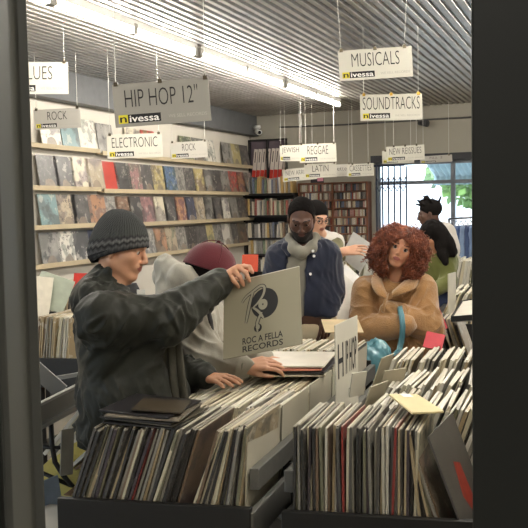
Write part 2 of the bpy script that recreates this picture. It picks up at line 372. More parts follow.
# ------------------------------------------------------------------ album covers on the left wall
t = NT('cover_art'); oi = t.n('ShaderNodeObjectInfo'); co = t.coord()
off = t.n('ShaderNodeVectorMath', operation='ADD'); sc_ = t.n('ShaderNodeVectorMath', operation='SCALE'); cmb = t.n('ShaderNodeCombineXYZ')
for i in range(3): t.l(oi.outputs['Random'], cmb.inputs[i])
sc_.inputs['Scale'].default_value = 91; t.l(cmb.outputs[0], sc_.inputs[0]); t.l(co, off.inputs[0]); t.l(sc_.outputs[0], off.inputs[1])
v = off.outputs[0]
vs = t.n('ShaderNodeVectorMath', operation='SCALE'); t.l(v, vs.inputs[0]); t.l(t.math('MULTIPLY_ADD', t.math('FRACT', t.math('MULTIPLY', oi.outputs['Random'], 31.1)), 1.5, .45), vs.inputs['Scale']); v = vs.outputs[0]
n1 = t.noise(7, 1.5, v); n2 = t.noise(13, 4, v, .65); n3 = t.noise(5, 0, v)
hs = t.n('ShaderNodeHueSaturation'); t.l(oi.outputs['Color'], hs.inputs['Color']); t.l(t.math('MULTIPLY_ADD', oi.outputs['Random'], .16, .42), hs.inputs['Hue']); hs.inputs['Value'].default_value = .5; hs.inputs['Saturation'].default_value = .8
rnd2 = t.math('FRACT', t.math('MULTIPLY', oi.outputs['Random'], 13.7))
def sstep(x, a, w_): 
    m_ = t.n('ShaderNodeMapRange', interpolation_type='SMOOTHSTEP'); t.l(x, m_.inputs[0]); m_.inputs[1].default_value = a-w_; m_.inputs[2].default_value = a+w_; return m_.outputs[0]
c1 = t.mix(sstep(n1, .52, .05), oi.outputs['Color'], hs.outputs[0])
c2 = t.mix(t.math('MULTIPLY', sstep(n2, .58, .04), t.math('MULTIPLY_ADD', rnd2, .7, .2)), c1, lin((40, 37, 38)))
c3 = t.mix(t.math('MULTIPLY', sstep(t.math('SUBTRACT', 1, n2), .60, .04), t.math('MULTIPLY_ADD', rnd2, -.6, .7)), c2, lin((204, 198, 184)))
# a rounded figure in the middle of some covers
sx = t.n('ShaderNodeSeparateXYZ'); t.l(co, sx.inputs[0])
r2 = t.math('ADD', t.math('POWER', t.math('MULTIPLY', sx.outputs[0], 9), 2), t.math('POWER', t.math('MULTIPLY', sx.outputs[2], 8), 2))
fig = t.math('MULTIPLY', t.math('LESS_THAN', t.math('MULTIPLY_ADD', n1, .9, r2), .95), t.math('GREATER_THAN', t.math('FRACT', t.math('MULTIPLY', oi.outputs['Random'], 7.3)), .55))
c4 = t.mix(t.math('MULTIPLY', fig, .8), c3, t.mix(n2, lin((30, 28, 30)), lin((170, 150, 128))))
c4 = t.mix(.09, c4, lin((186, 182, 174)))  # plastic sleeve glare put into the colour as a pale haze
t.l(c4, t.b.inputs['Base Color']); t.b.inputs['Roughness'].default_value = .35; ART = reg('cover_art', t)
t = NT('plain_cover'); oi = t.n('ShaderNodeObjectInfo'); nz = t.noise(14, 3, t.coord())
t.l(t.mix(t.math('MULTIPLY', nz, .25), oi.outputs['Color'], lin((60, 54, 50))), t.b.inputs['Base Color']); t.b.inputs['Roughness'].default_value = .4; PLAIN = reg('plain_cover', t)
EDGE = M('sleeve_paper_edge', (206, 200, 186), .8)
def cover_mesh(art):
    return MB().box((0, 0, .1575), (.315, .005, .315)).mesh('album_cover', art)
CM_ART, CM_PLAIN = cover_mesh(ART), cover_mesh(PLAIN)
PAL = {'dark grey': (78, 74, 74), 'black': (46, 42, 44), 'cream': (204, 194, 170), 'tan': (170, 154, 130), 'blue': (78, 104, 138), 'red': (186, 64, 52), 'orange': (162, 116, 82),
       'teal': (104, 134, 136), 'brown': (116, 84, 62), 'grey': (140, 136, 130), 'white': (214, 208, 196), 'pink': (146, 104, 104), 'yellow': (180, 164, 110), 'olive': (112, 116, 84), 'navy': (50, 58, 86)}
ledgez = [2.30, 1.905, 1.535, 1.17]
LEDGEM = M('ledge_wood', (184, 168, 138), .55)
hw = ['top', 'second', 'third', 'bottom']
for i, z in enumerate(ledgez):
    for t0, t1, side in ((-9.5, -4.25, 'street end'), (-4.2, -.12, 'back end')):
        e = thing('wall_ledge', f'{hw[i]} pale wooden display ledge on the left wall, {side}', 'shelf', SH(0, (t0+t1)/2, z))
        dz = .0 if side == 'street end' else -.015
        ob('ledge_board', MB().box((.045, (t0+t1)/2, z-.009+dz), (.09, t1-t0, .018), XS4), LEDGEM, e)
        ob('ledge_lip', MB().box((.092, (t0+t1)/2, z-.002+dz), (.008, t1-t0, .045), XS4), LEDGEM, e)
def cover(i, t, colour, k, plain=False, dz=0):
    tilt = Matrix.Rotation(math.radians(-9), 3, 'X')
    # local X along -D1.. cover faces +D2
    base = Matrix((-D1*-1, -D2, Vector((0, 0, 1)))).transposed()
    o = link('album_cover', CM_PLAIN if plain else CM_ART)
    dz = -.015 if t > -4.2 else 0
    m = (base @ tilt).to_4x4(); m.translation = SH(.078, t, ledgez[i]+.002+dz); o.matrix_basis = m
    o.color = (*lin(PAL[colour]), 1)
    tag(o, f'{colour} album cover, {nth(k)} from the street along the {hw[i]} ledge', 'album cover', 'album covers on the wall ledges'); return o
row1 = [(-5.05, 'white'), (-4.72, 'teal'), (-4.42, 'white'), (-4.08, 'grey'), (-3.5, 'cream'), (-3.15, 'red'), (-2.2, 'olive'), (-1.85, 'grey'), (-1.52, 'white'), (-.95, 'grey'), (-.65, 'yellow'), (-.34, 'dark grey')]
for k, (t_, c) in enumerate(row1): cover(0, t_, c, k+1)
row2 = ['dark grey', 'dark grey', 'cream', 'tan', 'red', 'black', 'pink', 'dark grey', 'yellow', 'blue', 'grey', 'dark grey', 'yellow', 'grey', 'dark grey', 'grey', 'red', 'orange', 'grey']
row3 = ['teal', 'tan', 'dark grey', 'orange', 'grey', 'brown', 'black', 'pink', 'cream', 'dark grey', 'orange', 'navy', 'tan', 'grey', 'dark grey', 'white', 'grey', 'dark grey', 'brown']
row4 = ['grey', 'white', 'dark grey', 'navy', 'olive', 'cream', 'tan', 'grey', 'orange', 'tan', 'grey', 'black', 'dark grey', 'yellow', 'grey', 'white', 'dark grey', 'brown', 'grey']
for i, row in ((1, row2), (2, row3), (3, row4)):
    for k, c in enumerate(row):
        cover(i, -5.1+k*.272+random.uniform(-.015, .015), c, k+1, c in ('red',) and i == 1 and k == 4)

# ------------------------------------------------------------------ back wall: poster case, bookcase, rack
DKW = M('black_wood', (34, 32, 32), .5); BRW = M('brown_wood', (112, 66, 40), .5, 0, .2, 20)
BOOK = NT('book_cloth'); oi = BOOK.n('ShaderNodeObjectInfo'); nz = BOOK.noise(40, 2, BOOK.coord())
BOOK.l(BOOK.mix(BOOK.math('MULTIPLY', BOOK.math('GREATER_THAN', nz, .58), .5), oi.outputs['Color'], lin((226, 218, 204))), BOOK.b.inputs['Base Color']); BOOK = reg('book_cloth', BOOK)
def book_mesh(): # spine rounded towards -Y
    m = MB(); pr = [(-.5, .5), (-.5, -.42), (-.3, -.49), (0, -.5), (.3, -.49), (.5, -.42), (.5, .5)]
    m.add([(x, y, 0) for x, y in pr]+[(x, y, 1) for x, y in pr], [tuple(reversed(range(7))), tuple(range(7, 14))]+[(i, (i+1) % 7, (i+1) % 7+7, i+7) for i in range(7)])
    return m.mesh('book', BOOK)
BKM = book_mesh()
bs0, bs1 = .02, .80
e = thing('bookcase', 'black bookcase full of books in the back corner beside the left wall', 'bookcase', SH((bs0+bs1)/2, -.16, 0))
for s in (bs0, bs1): ob('side_panel', MB().box((s, -.16, .93), (.03, .3, 1.86), XS4), DKW, e)
ob('back_panel', MB().box(((bs0+bs1)/2, -.015, .93), (bs1-bs0, .02, 1.86), XS4), DKW, e)
bz = [.72, .98, 1.22, 1.55, 1.87]
for z in [.1, .41]+bz: ob('shelf_board', MB().box(((bs0+bs1)/2, -.16, z), (bs1-bs0-.032, .29, .03), XS4), DKW, e)
bcol = {'cream': (200, 190, 168), 'blue': (92, 104, 130), 'white': (214, 210, 202), 'black': (46, 44, 46), 'yellow': (184, 150, 80), 'red': (150, 62, 52), 'grey': (140, 138, 136), 'green': (96, 116, 92), 'brown': (120, 92, 70)}
sname = {0: 'fifth', 1: 'fourth', 2: 'third', 3: 'second', 4: 'top'}
for i, z in enumerate(bz):
    s = bs0+.03; k = 0
    while s < bs1-.06:
        w = random.uniform(.022, .045); h = random.uniform(.19, .235) if i < 3 else random.uniform(.2, .25)
        if i == 0: h = random.uniform(.17, .21)
        k += 1; c = random.choice(list(bcol) + ['white', 'cream', 'grey', 'blue', 'white', 'black', 'cream', 'grey'])
        o = link('book', BKM); m = XS4 @ Matrix.Translation((s+w/2, -.17, z+.016)) @ Matrix.Rotation(random.choice((0, 0, 0, .06, -.05)), 4, 'Y') @ Matrix.Diagonal((w*.92, .2, h, 1)); o.matrix_basis = m
        o.color = (*lin(bcol[c]), 1); tag(o, f'{c} book, {nth(k)} from the wall on the {sname[i]} shelf of the black bookcase', 'book', 'books in the black bookcase'); s += w
# poster case above the bookcase
cs0, cs1, cz0, cz1 = .02, .60, 2.06, 2.68
e = thing('display_case', 'dark framed wall case of red and white booklets above the bookcase', 'display case', SH(.3, -.05, 2.3))
ob('back_panel', MB().box(((cs0+cs1)/2, -.01, (cz0+cz1)/2), (cs1-cs0, .02, cz1-cz0), XS4), M('case_back', (96, 84, 92), .7), e)
m = MB()
for s in (cs0, (cs0+cs1)/2+.0, cs1): m.box((s, -.05, (cz0+cz1)/2), (.02, .08, cz1-cz0), XS4)
for z in (cz0, cz1): m.box(((cs0+cs1)/2, -.05, z), (cs1-cs0+.02, .08, .02), XS4)
ob('frame', m, DKW, e)
for k in range(8):
    s = cs0+.045+k*.068+(.01 if k > 3 else 0)
    b = thing('booklet', f'red and white booklet, {nth(k+1)} from the wall in the dark display case', 'booklet', SH(s, -.06, cz0+.02), None, 'booklets in the dark wall case')
    X = XS4 @ Matrix.Translation((s, -.045, cz0+.015)) @ Matrix.Rotation(.12, 4, 'Y')
    ob('cover', MB().box((0, 0, .25), (.056, .01, .46), X), M('booklet_white', (204, 192, 182), .6), b)
    ob('red_band', MB().box((0, -.006, .09), (.056, .003, .15), X), M('booklet_red', (176, 52, 40), .6), b)
    ob('title_strip', MB().box((0, -.006, .36), (.012, .003, .16), X), INK, b)
# brown cassette / CD rack
rs0, rs1 = .84, 1.86; RZ = 2.02
e = thing('media_rack', 'brown wooden wall rack packed with CDs and cassettes on the back wall', 'rack', SH(1.35, -.1, 0))
for s in (rs0, (rs0+rs1)/2, rs1): ob('upright', MB().box((s, -.1, RZ/2), (.024, .2, RZ), XS4), BRW, e)
ob('back_panel', MB().box(((rs0+rs1)/2, -.012, RZ/2), (rs1-rs0, .014, RZ), XS4), M('rack_back', (70, 40, 26), .6), e)
rz_ = [2.01, 1.885, 1.765, 1.645, 1.52, 1.40, 1.28, 1.16, 1.04]
for j, z in enumerate(rz_+[.7, .35, .05]):
    for a, b in ((rs0, (rs0+rs1)/2), ((rs0+rs1)/2, rs1)):
        ob('shelf_board', MB().box(((a+b)/2, -.1, z), (b-a-.026, .19, .02 if j % 2 == 0 else .010), XS4), BRW, e)
ccol = {'white': (186, 178, 164), 'cream': (166, 150, 124), 'grey': (112, 104, 98), 'black': (46, 42, 42), 'red': (124, 58, 46), 'brown': (100, 74, 58), 'blue': (74, 82, 104), 'pink': (150, 112, 104)}
CDM = NT('cd_spine'); oi = CDM.n('ShaderNodeObjectInfo'); nz = CDM.noise(60, 2, CDM.coord())
CDM.l(CDM.mix(CDM.math('MULTIPLY', CDM.math('GREATER_THAN', nz, .56), .55), oi.outputs['Color'], lin((40, 36, 36))), CDM.b.inputs['Base Color']); CDM.b.inputs['Roughness'].default_value = .25; CDM = reg('cd_spine', CDM)
cdme = MB().box((0, 0, .5), (1, 1, 1)).mesh('cd_case', CDM)
for j, z in enumerate(rz_[1:]):
    for ci, (a, b) in enumerate(((rs0, (rs0+rs1)/2), ((rs0+rs1)/2, rs1))):
        s = a+.016; k = 0
        while s < b-.034:
            w = random.uniform(.018, .03); k += 1; c = random.choice(list(ccol)+['white', 'cream', 'white', 'grey'])
            o = link('cd_case', cdme); o.matrix_basis = XS4 @ Matrix.Translation((s+w/2, -.115, z+.011)) @ Matrix.Diagonal((w*.86, .13, random.uniform(.088, .1), 1))
            o.color = (*lin(ccol[c]), 1); tag(o, f'{c} disc case, {nth(k)} along row {j+1} in the {("left", "right")[ci]} bay of the brown rack', 'CD case', 'CD cases in the brown rack'); s += w
e = thing('picture', 'small pink and black picture standing on top of the brown rack', 'picture', SH(1.05, -.08, RZ))
ob('backing', MB().box((1.08, -.06, RZ+.08), (.2, .012, .15), XS4), M('picture_black', (52, 44, 50), .6), e)
ob('pink_print', MB().box((1.13, -.068, RZ+.085), (.09, .004, .12), XS4).box((1.035, -.068, RZ+.10), (.05, .004, .06), XS4), M('picture_pink', (196, 132, 152), .6), e)

# ------------------------------------------------------------------ record bins
BU = Vector((math.cos(math.radians(12)), -math.sin(math.radians(12)), 0)); BV = Vector((math.sin(math.radians(19)), math.cos(math.radians(19)), 0)); BZ = Vector((0, 0, 1))
BINM = M('black_bin_paint', (30, 29, 28), .5, 0, .2, 30); BING = M('grey_bin_paint', (112, 111, 107), .42, .2, .1, 12)
RAILM = M('lit_grey_rail', (92, 91, 87), .45, .1, .25, 16); RAW = M('bare_wood_end', (168, 146, 112), .7)  # rail grey lightened for the light its top surfaces catch
t = NT('sleeve_spine'); oi = t.n('ShaderNodeObjectInfo'); co = t.coord(); nz = t.noise(22, 4, co, .7)
c = t.mix(t.math('MULTIPLY', t.math('GREATER_THAN', nz, .60), .4), oi.outputs['Color'], lin((176, 168, 150)))
c = t.mix(t.math('MULTIPLY', t.math('LESS_THAN', nz, .40), .35), c, lin((34, 30, 28)))
t.l(c, t.b.inputs['Base Color']); t.b.inputs['Roughness'].default_value = .38; SPINE = reg('sleeve_spine', t)
t = NT('lit_inner_sleeve_top'); oi = t.n('ShaderNodeObjectInfo'); nz = t.noise(30, 3, t.coord())
t.l(t.mix(t.math('MULTIPLY_ADD', nz, .55, .28), lin((206, 198, 180)), oi.outputs['Color']), t.b.inputs['Base Color']); t.b.inputs['Roughness'].default_value = .45; TOPM = reg('lit_inner_sleeve_top', t)  # pale inner sleeve mouths; also stands for light falling on the tops
def sleeve_mesh(kind):
    """a 12 inch sleeve: x thickness (1 unit), y depth .315, z height .315; mouth at the top a little open"""
    m = MB(); a = .1575; b = [(-.5, 0), (.5, 0)]
    hz = [0, .1, .22, .30, .312]; wd = [[.34, .46, .5, .46, .40], [.42, .5, .46, .5, .46], [.3, .5, .5, .42, .36]][kind]
    P = []
    for z, w in zip(hz, wd):
        P.append([(-w, -a, z), (w, -a, z), (w*1.05, 0, z), (w, a, z), (-w, a, z), (-w*1.05, 0, z)])
    for i in range(4):
        for j in range(6):
            mi = {0: 0, 3: 0}.get(j, 1)
            m.add([P[i][j], P[i][(j+1) % 6], P[i+1][(j+1) % 6], P[i+1][j]], [(0, 1, 2, 3)], mi)
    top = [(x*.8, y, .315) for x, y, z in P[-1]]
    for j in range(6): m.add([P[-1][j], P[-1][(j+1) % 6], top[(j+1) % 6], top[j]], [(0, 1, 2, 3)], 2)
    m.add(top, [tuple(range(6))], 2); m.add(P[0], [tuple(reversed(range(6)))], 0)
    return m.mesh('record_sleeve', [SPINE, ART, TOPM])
SLM = [sleeve_mesh(k) for k in range(3)]
SP = {'black': (46, 44, 43), 'dark grey': (82, 79, 75), 'grey': (134, 129, 118), 'cream': (196, 187, 160), 'white': (206, 202, 190), 'olive': (116, 113, 90), 'brown': (112, 90, 70), 'tan': (164, 146, 114), 'red': (140, 50, 44), 'purple': (58, 48, 54), 'blue': (66, 74, 86)}
DARKS = ['black', 'dark grey', 'grey', 'dark grey', 'grey', 'olive', 'brown', 'tan', 'black', 'purple', 'grey', 'tan', 'cream', 'olive', 'black']
LIGHTS = ['white', 'cream', 'white', 'cream', 'tan', 'grey', 'white', 'cream', 'dark grey', 'cream', 'white', 'tan', 'white', 'olive', 'cream', 'grey']
def sleeve(p, lean, w, colour, label, group, yaw=0, pitch=0, k=0):
    o = link('record_sleeve', SLM[k % 3])
    th = math.atan2(BV.x, BV.y)
    m = Matrix.Translation(p) @ Matrix.Rotation(-th+yaw, 4, 'Z') @ Matrix.Rotation(lean, 4, 'Y') @ Matrix.Rotation(pitch, 4, 'X') @ Matrix.Diagonal((w, 1, 1, 1))
    o.matrix_basis = m; o.color = (*lin(SP[colour]), 1); return tag(o, label, 'record', group)
def row(O, a0, a1, b, z, n, lean0, lean1, cols, where, group, R, jit=.004, yj=.02, forced={}):
    """n sleeves side by side; lean (rad, to the right) runs from lean0 to lean1"""
    step = (a1-a0)/n
    for k in range(n):
        f = k/max(1, n-1); c = forced.get(k, R.choice(cols)); le = lean0+(lean1-lean0)*f + R.uniform(-.03, .03)
        p = O + BU*(a0+step*(k+.5)) + BV*(b+.1575+R.uniform(-.008, .010)) + BZ*(z+R.uniform(-jit, jit))
        sleeve(p, le, step*(R.uniform(.66, .92) if cols is LIGHTS else R.uniform(.72, .98)), c, f'{c} record sleeve, {nth(k+1)} from left, {where}', group, R.uniform(-yj, yj), R.uniform(-.03, .03), k)
R = random.Random(3)
OL = Vector((-.655, 2.665, 0)); OR = Vector((.055, 2.51, 0))
def LB(O, a, b, z): return O + BU*a + BV*b + BZ*z
# left island
def bin_island(O, w, length, label, front_h=.17, ends=BINM):
    e = thing('record_bin', label, 'record bin', LB(O, w/2, length/2, 0))
    th = .02
    def board(name, a0, a1, b0, b1, z0, z1, m=BINM):
        vs = [LB(O, a, b, z) for z in (z0, z1) for a, b in ((a0, b0), (a1, b0), (a1, b1), (a0, b1))]
        ob(name, MB().add(vs, [(3, 2, 1, 0), (4, 5, 6, 7), (0, 1, 5, 4), (1, 2, 6, 5), (2, 3, 7, 6), (3, 0, 4, 7)]), m, e, bevel=.003)
    board('tray_floor', .0, w, 0, length, .685, .705)
    board('front_board', -.01, w+.01, -.024, 0, .77-front_h, .772)
    board('back_board', 0, w, length, length+.02, .66, .90)
    for a in ((-.012, w-.004) if O is not OL else (w-.004,)):
        board('side_board', a, a+.022, -.02, length, .66, .758, RAILM)
        board('side_rail', a-.002, a+.028, .02, length, .815, .882, RAILM)
    nrow = int(round(length/.35))
    for a in ((-.02, w-.004) if O is not OL else (w-.004,)):
        for b in (.36, length*.62, length-.02):
            board('post', a-.004, a+.028, b, b+.035, 0, .80)
    board('lower_shelf', -.05, w+.08, .03, length, .33, .35)
    board('lower_rail', w+.07, w+.09, .05, length, .40, .47, BING)
    board('lower_rail', w+.05, w+.07, .06, length, .575, .625, BING)
    board('lower_front', -.05, w+.08, .02, .04, .33, .45)
    for a in (-.03, w+.03): board('front_leg', a-.02, a+.02, .02, .06, 0, .34)
    return e
bin_island(OL, .61, 1.80, 'black record bin at the front left, under the beanie wearer')
bin_island(OR, .80, 1.46, 'black record bin at the front right, under the cream blank sleeve')
GL1 = 'sleeves in the left front bin'; GR1 = 'sleeves in the right front bin'
ZB = .706
row(OL, .005, .36, .005, ZB, 34, .36, .34, DARKS, 'front row of left bin, before the gap', GL1, R, forced={19: 'red'})
row(OL, .40, .575, .005, ZB, 18, .36, .10, DARKS, 'front row of left bin, after the gap', GL1, R)
for r_, (b, z, n) in enumerate(((.35, .675, 42), (.70, .66, 42))):
    row(OL, .0, .575, b, z+.0, n, .42, .06, LIGHTS, f'{("second", "third")[r_]} row of left bin', GL1, R, .008, .04, {30: 'red', 36: 'red'} if r_ == 1 else {})
row(OR, .015, .39, .005, ZB+.005, 42, .0, .02, DARKS+['cream', 'white'], 'front row of right bin', GR1, R, .004, .012, {17: 'red', 33: 'red', 5: 'purple', 15: 'purple'})
row(OR, .395, .475, .005, ZB, 8, -.10, -.34, DARKS, 'slumped end of right bin front row', GR1, R, .003, .012)
for r_, (b, z, n) in enumerate(((.36, .71, 44), (.72, .72, 44))):
    row(OR, .03, .78, b, z, n, .45, .25, LIGHTS, f'{("second", "third")[r_]} row of right bin', GR1, R, .010, .06)
# the dark cover slumped against the front row, right
o = thing('record_sleeve', 'dark record sleeve with a red picture, slumped at the right end', 'record', LB(OR, .52, .1, ZB), None, GR1)
th = math.atan2(BV.x, BV.y)
X = Matrix.Translation(LB(OR, .545, .14, ZB+.004)) @ Matrix.Rotation(-th-.10, 4, 'Z') @ Matrix.Rotation(-.36, 4, 'Y')
ob('sleeve', MB().box((0, 0, .1575), (.006, .315, .315), X), M('dark_sleeve', (74, 71, 68), .3, 0, .3, 20), o)
ob('red_print', MB().add([X @ Vector((.0036, y, z)) for y, z in ((-.05, .10), (-.02, .20), (.04, .18), (.05, .06), (.0, .03))], [(0, 1, 2, 3, 4)]).add([X @ Vector((.0036, y, z)) for y, z in ((-.05, .10), (-.02, .20), (.04, .18), (.05, .06), (.0, .03))], [(4, 3, 2, 1, 0)]), M('red_print', (178, 72, 58), .4, 0, .4, 30), o)
# light end cards on the right side of the left bin rows
CARDT = M('divider_card', (182, 176, 158), .6, 0, .12, 7)
for r_, (b, h) in enumerate(((.02, .31), (.37, .30), (.72, .30), (1.07, .30), (1.43, .30))):
    X = Matrix.Translation(LB(OL, .588, b+.1575, .70)) @ Matrix.Rotation(-th, 4, 'Z') @ Matrix.Rotation(.05, 4, 'Y')
    o = ob('divider_card', MB().box((0, 0, h/2), (.004, .325, h), X), CARDT)
    tag(o, f'plain grey-beige divider card closing the right end of row {r_+1} of the left bin', 'divider card', 'divider cards of the left bin')
# tall H card
X = Matrix.Translation(at(347, 372, 3.22)) @ Matrix.Rotation(-th-.05, 4, 'Z')
e = thing('divider_card', 'tall white divider card lettered with a big H, between the two front bins', 'divider card', X.translation)
e.matrix_basis = X
ob('card', MB().box((0, 0, -.03), (.004, .30, .46)), M('white_card', (206, 202, 188), .6, 0, .08), e, local=True)
def side_text(txt, w, h, y, z):
    me = text_mesh(txt, w, h, .01); me.materials.append(INK); q = link('lettering', me, e, True); q.rotation_euler = (0, 0, math.radians(90)); q.location = (.003, y, z)
side_text('H', .07, .13, -.09, .06); side_text('IP HOP', .15, .13, .05, .06); side_text('12 INCH', .10, .03, .06, -.08)
o = tag(ob('divider_card', MB().box((0, 0, 0), (.004, .07, .09), Matrix.Translation(at(358, 384, 3.0)) @ Matrix.Rotation(-th-.6, 4, 'Z') @ Matrix.Rotation(.2, 4, 'Y')), CARD), 'small blank cream card standing right of the tall H card', 'divider card')
for k, (px, py, Y, w_, rr) in enumerate(((374, 400, 3.0, .13, -.3), (392, 384, 3.25, .11, -.7), (383, 370, 3.45, .13, -.2))):
    tag(ob('divider_card', MB().box((0, 0, 0), (.004, w_, .13), Matrix.Translation(at(px, py, Y)) @ Matrix.Rotation(-th+rr, 4, 'Z') @ Matrix.Rotation(.35, 4, 'Y')), M('worn_card', (190, 182, 160), .6, 0, .15, 12)), ('grey worn card among the sleeves at the near left edge of the right bin', 'crumpled grey card behind, in the middle of the left edge of the right bin', 'grey card beside the teal bag at the far left corner of the right bin')[k], 'divider card')
# blank cream sleeve lying on the right bin
def flat_sleeve(c, yaw, tilt, roll, mat_, label, group=None, size=.31, t_=.005, name='record_sleeve'):
    X = Matrix.Translation(c) @ Matrix.Rotation(yaw, 4, 'Z') @ Matrix.Rotation(tilt, 4, 'X') @ Matrix.Rotation(roll, 4, 'Y')
    o = ob(name, MB().box((0, 0, 0), (size, size, t_), X), mat_, bevel=.0015); return tag(o, label, 'record', group)
cc = [at(389, 394, 2.68), at(417, 394, 2.78), at(444, 411, 2.56), at(412, 412.5, 2.47)]
o = thing('record_sleeve', 'blank cream record sleeve lying across the sleeves of the right bin', 'record', sum(cc, Vector())/4, None, None)
ob('sleeve', MB().add(cc+[c-Vector((0, 0, .006)) for c in cc], [(3, 2, 1, 0), (4, 5, 6, 7), (0, 1, 5, 4), (1, 2, 6, 5), (2, 3, 7, 6), (3, 0, 4, 7)]), M('cream_blank_sleeve', (216, 200, 154), .5, 0, .04), o)
cq = [cc[0]*(1-f)+cc[1]*f for f in (.35, .7)]+[(cc[0]*(1-f)+cc[1]*f)*.8+(cc[3]*(1-f)+cc[2]*f)*.2 for f in (.7, .35)]
ob('price_sticker', MB().add([c+Vector((0, 0, .0015)) for c in cq], [(3, 2, 1, 0)]), WHT, o)
# dark flat pile on the left bin
pc = LB(OL, .255, .12, 1.003)
for k, (dx, dy, a, colr, txt) in enumerate(((0, 0, .05, (40, 38, 38), 'black'), (.01, .005, -.06, (84, 78, 66), 'olive brown'), (-.008, 0, .02, (46, 44, 44), 'charcoal'), (.004, -.01, .1, (110, 102, 90), 'worn grey'), (-.01, .008, -.03, (36, 34, 36), 'near-black'), (.03, -.03, .22, (62, 54, 42), 'brown'))):
    flat_sleeve(pc + Vector((dx, dy, .006+k*.0085)), -.33+a, .0, .03 if k < 5 else .07, M('pile_sleeve_'+txt.replace(' ', '_'), colr, .35, 0, .3, 18), f'{txt} record sleeve in the flat pile on the left bin, {nth(k+1)} from bottom', 'flat pile on the left bin', size=.245 if k < 5 else .16, t_=.006)
# light flat pile behind the held sleeve
pc = LB(OL, .44, 1.02, .992)
for k, (dx, dy, a, colr, txt) in enumerate(((0, 0, .1, (206, 196, 176), 'cream'), (.02, .01, -.05, (58, 56, 58), 'black'), (-.01, .0, .06, (196, 130, 110), 'salmon pink'), (.012, .01, .0, (212, 204, 190), 'clear-bagged white'))):
    flat_sleeve(pc + Vector((dx, dy, .012+k*.012)), -.25+a, .02, -.02, M('top_sleeve_'+txt.replace(' ', '_').replace('-', '_'), colr, .3, 0, .2, 14), f'{txt} record sleeve lying flat behind the hands, {nth(k+1)} from the bottom', 'flat sleeves by the held record', t_=.007)
# sleeves in the lower tier, right side of left bin
for k in range(9):
    c = ['black', 'dark grey', 'grey', 'cream', 'brown', 'white', 'dark grey', 'tan', 'grey'][k]
    sleeve(LB(OL, .60+.004*k, .12+.16*k, .36), .32, .012, c, f'{c} record sleeve in the low tier beside the left bin, {nth(k+1)} from the front', 'low tier sleeves', .9, 0, k)

# ------------------------------------------------------------------ SDF modelling for people and cloth
class Field:
    def __init__(s, vox, k=.02): s.vox = vox; s.k = k; s.p = []
    def cone(s, a, b, ra, rb=None, k=None, sub=False):
        a = np.array(a, float); b = np.array(b, float); rb = ra if rb is None else rb; r = max(ra, rb)
        s.p.append((np.minimum(a, b)-r, np.maximum(a, b)+r, ('c', a, b, ra, rb), s.k if k is None else k, sub)); return s
    def chain(s, pts, rs, k=None):
        for i in range(len(pts)-1): s.cone(pts[i], pts[i+1], rs[i], rs[i+1], k)
        return s
    def ccone(s, a, b, ra, rb, k=None, sub=False):
        a = np.array(a, float); b = np.array(b, float); r = max(ra, rb)
        s.p.append((np.minimum(a, b)-r, np.maximum(a, b)+r, ('f', a, b, ra, rb), s.k if k is None else k, sub)); return s
    def ell(s, c, r, rot=None, k=None, sub=False):
        c = np.array(c, float); r = np.array(r, float) if hasattr(r, '__len__') else np.array([r]*3, float)
        Rm = np.eye(3) if rot is None else np.array(rot); ext = np.sqrt(((Rm*r[None, :])**2).sum(1))
        s.p.append((c-ext, c+ext, ('e', c, r, Rm), s.k if k is None else k, sub)); return s
    def build(s):
        add = [p for p in s.p if not p[4]]; vx = s.vox
        lo = np.min([p[0] for p in add], 0)-4*vx; hi = np.max([p[1] for p in add], 0)+4*vx
        n = np.ceil((hi-lo)/vx).astype(int)+1; D = np.full(n, 1.0, np.float32)
        for (a, b, q, k, sub) in s.p:
            i0 = np.maximum(np.floor((a-lo-k-3*vx)/vx).astype(int), 0); i1 = np.minimum(np.ceil((b-lo+k+3*vx)/vx).astype(int)+1, n)
            if (i1 <= i0).any(): continue
            ax = [(lo[d]+vx*np.arange(i0[d], i1[d])).astype(np.float32) for d in range(3)]
            X = ax[0][:, None, None]; Y = ax[1][None, :, None]; Z = ax[2][None, None, :]
            if q[0] == 'e':
                _, c, r, Rm = q; dx, dy, dz = X-c[0], Y-c[1], Z-c[2]
                e = [(Rm[0, j]*dx+Rm[1, j]*dy+Rm[2, j]*dz) for j in range(3)]
                k0 = np.sqrt(sum((e[j]/r[j])**2 for j in range(3))); k1 = np.sqrt(sum((e[j]/r[j]**2)**2 for j in range(3)))
                d = k0*(k0-1)/np.maximum(k1, 1e-6)
            else:
                _, A, B, ra, rb = q; ba = B-A; L2 = max(ba @ ba, 1e-12)
                t_ = ((X-A[0])*ba[0]+(Y-A[1])*ba[1]+(Z-A[2])*ba[2])/L2; h = np.clip(t_, 0, 1)
                if q[0] == 'c':
                    d = np.sqrt((X-A[0]-ba[0]*h)**2+(Y-A[1]-ba[1]*h)**2+(Z-A[2]-ba[2]*h)**2)-(ra+(rb-ra)*h)
                else:
                    L = math.sqrt(L2); rad = np.sqrt(np.maximum((X-A[0]-ba[0]*t_)**2+(Y-A[1]-ba[1]*t_)**2+(Z-A[2]-ba[2]*t_)**2, 0))
                    dr = rad-(ra+(rb-ra)*h); dl = (np.abs(t_-.5)-.5)*L
                    d = np.minimum(np.maximum(dr, dl), 0)+np.sqrt(np.maximum(dr, 0)**2+np.maximum(dl, 0)**2)
            sl = tuple(slice(i0[j], i1[j]) for j in range(3)); O = D[sl]; k = max(k, 1e-5)
            if sub:
                h = np.clip(.5-.5*(O+d)/k, 0, 1); D[sl] = O*(1-h)-d*h+k*h*(1-h)
            else:
                h = np.clip(.5+.5*(O-d)/k, 0, 1); D[sl] = O*(1-h)+d*h-k*h*(1-h)
        return surfnet(D, lo, vx)
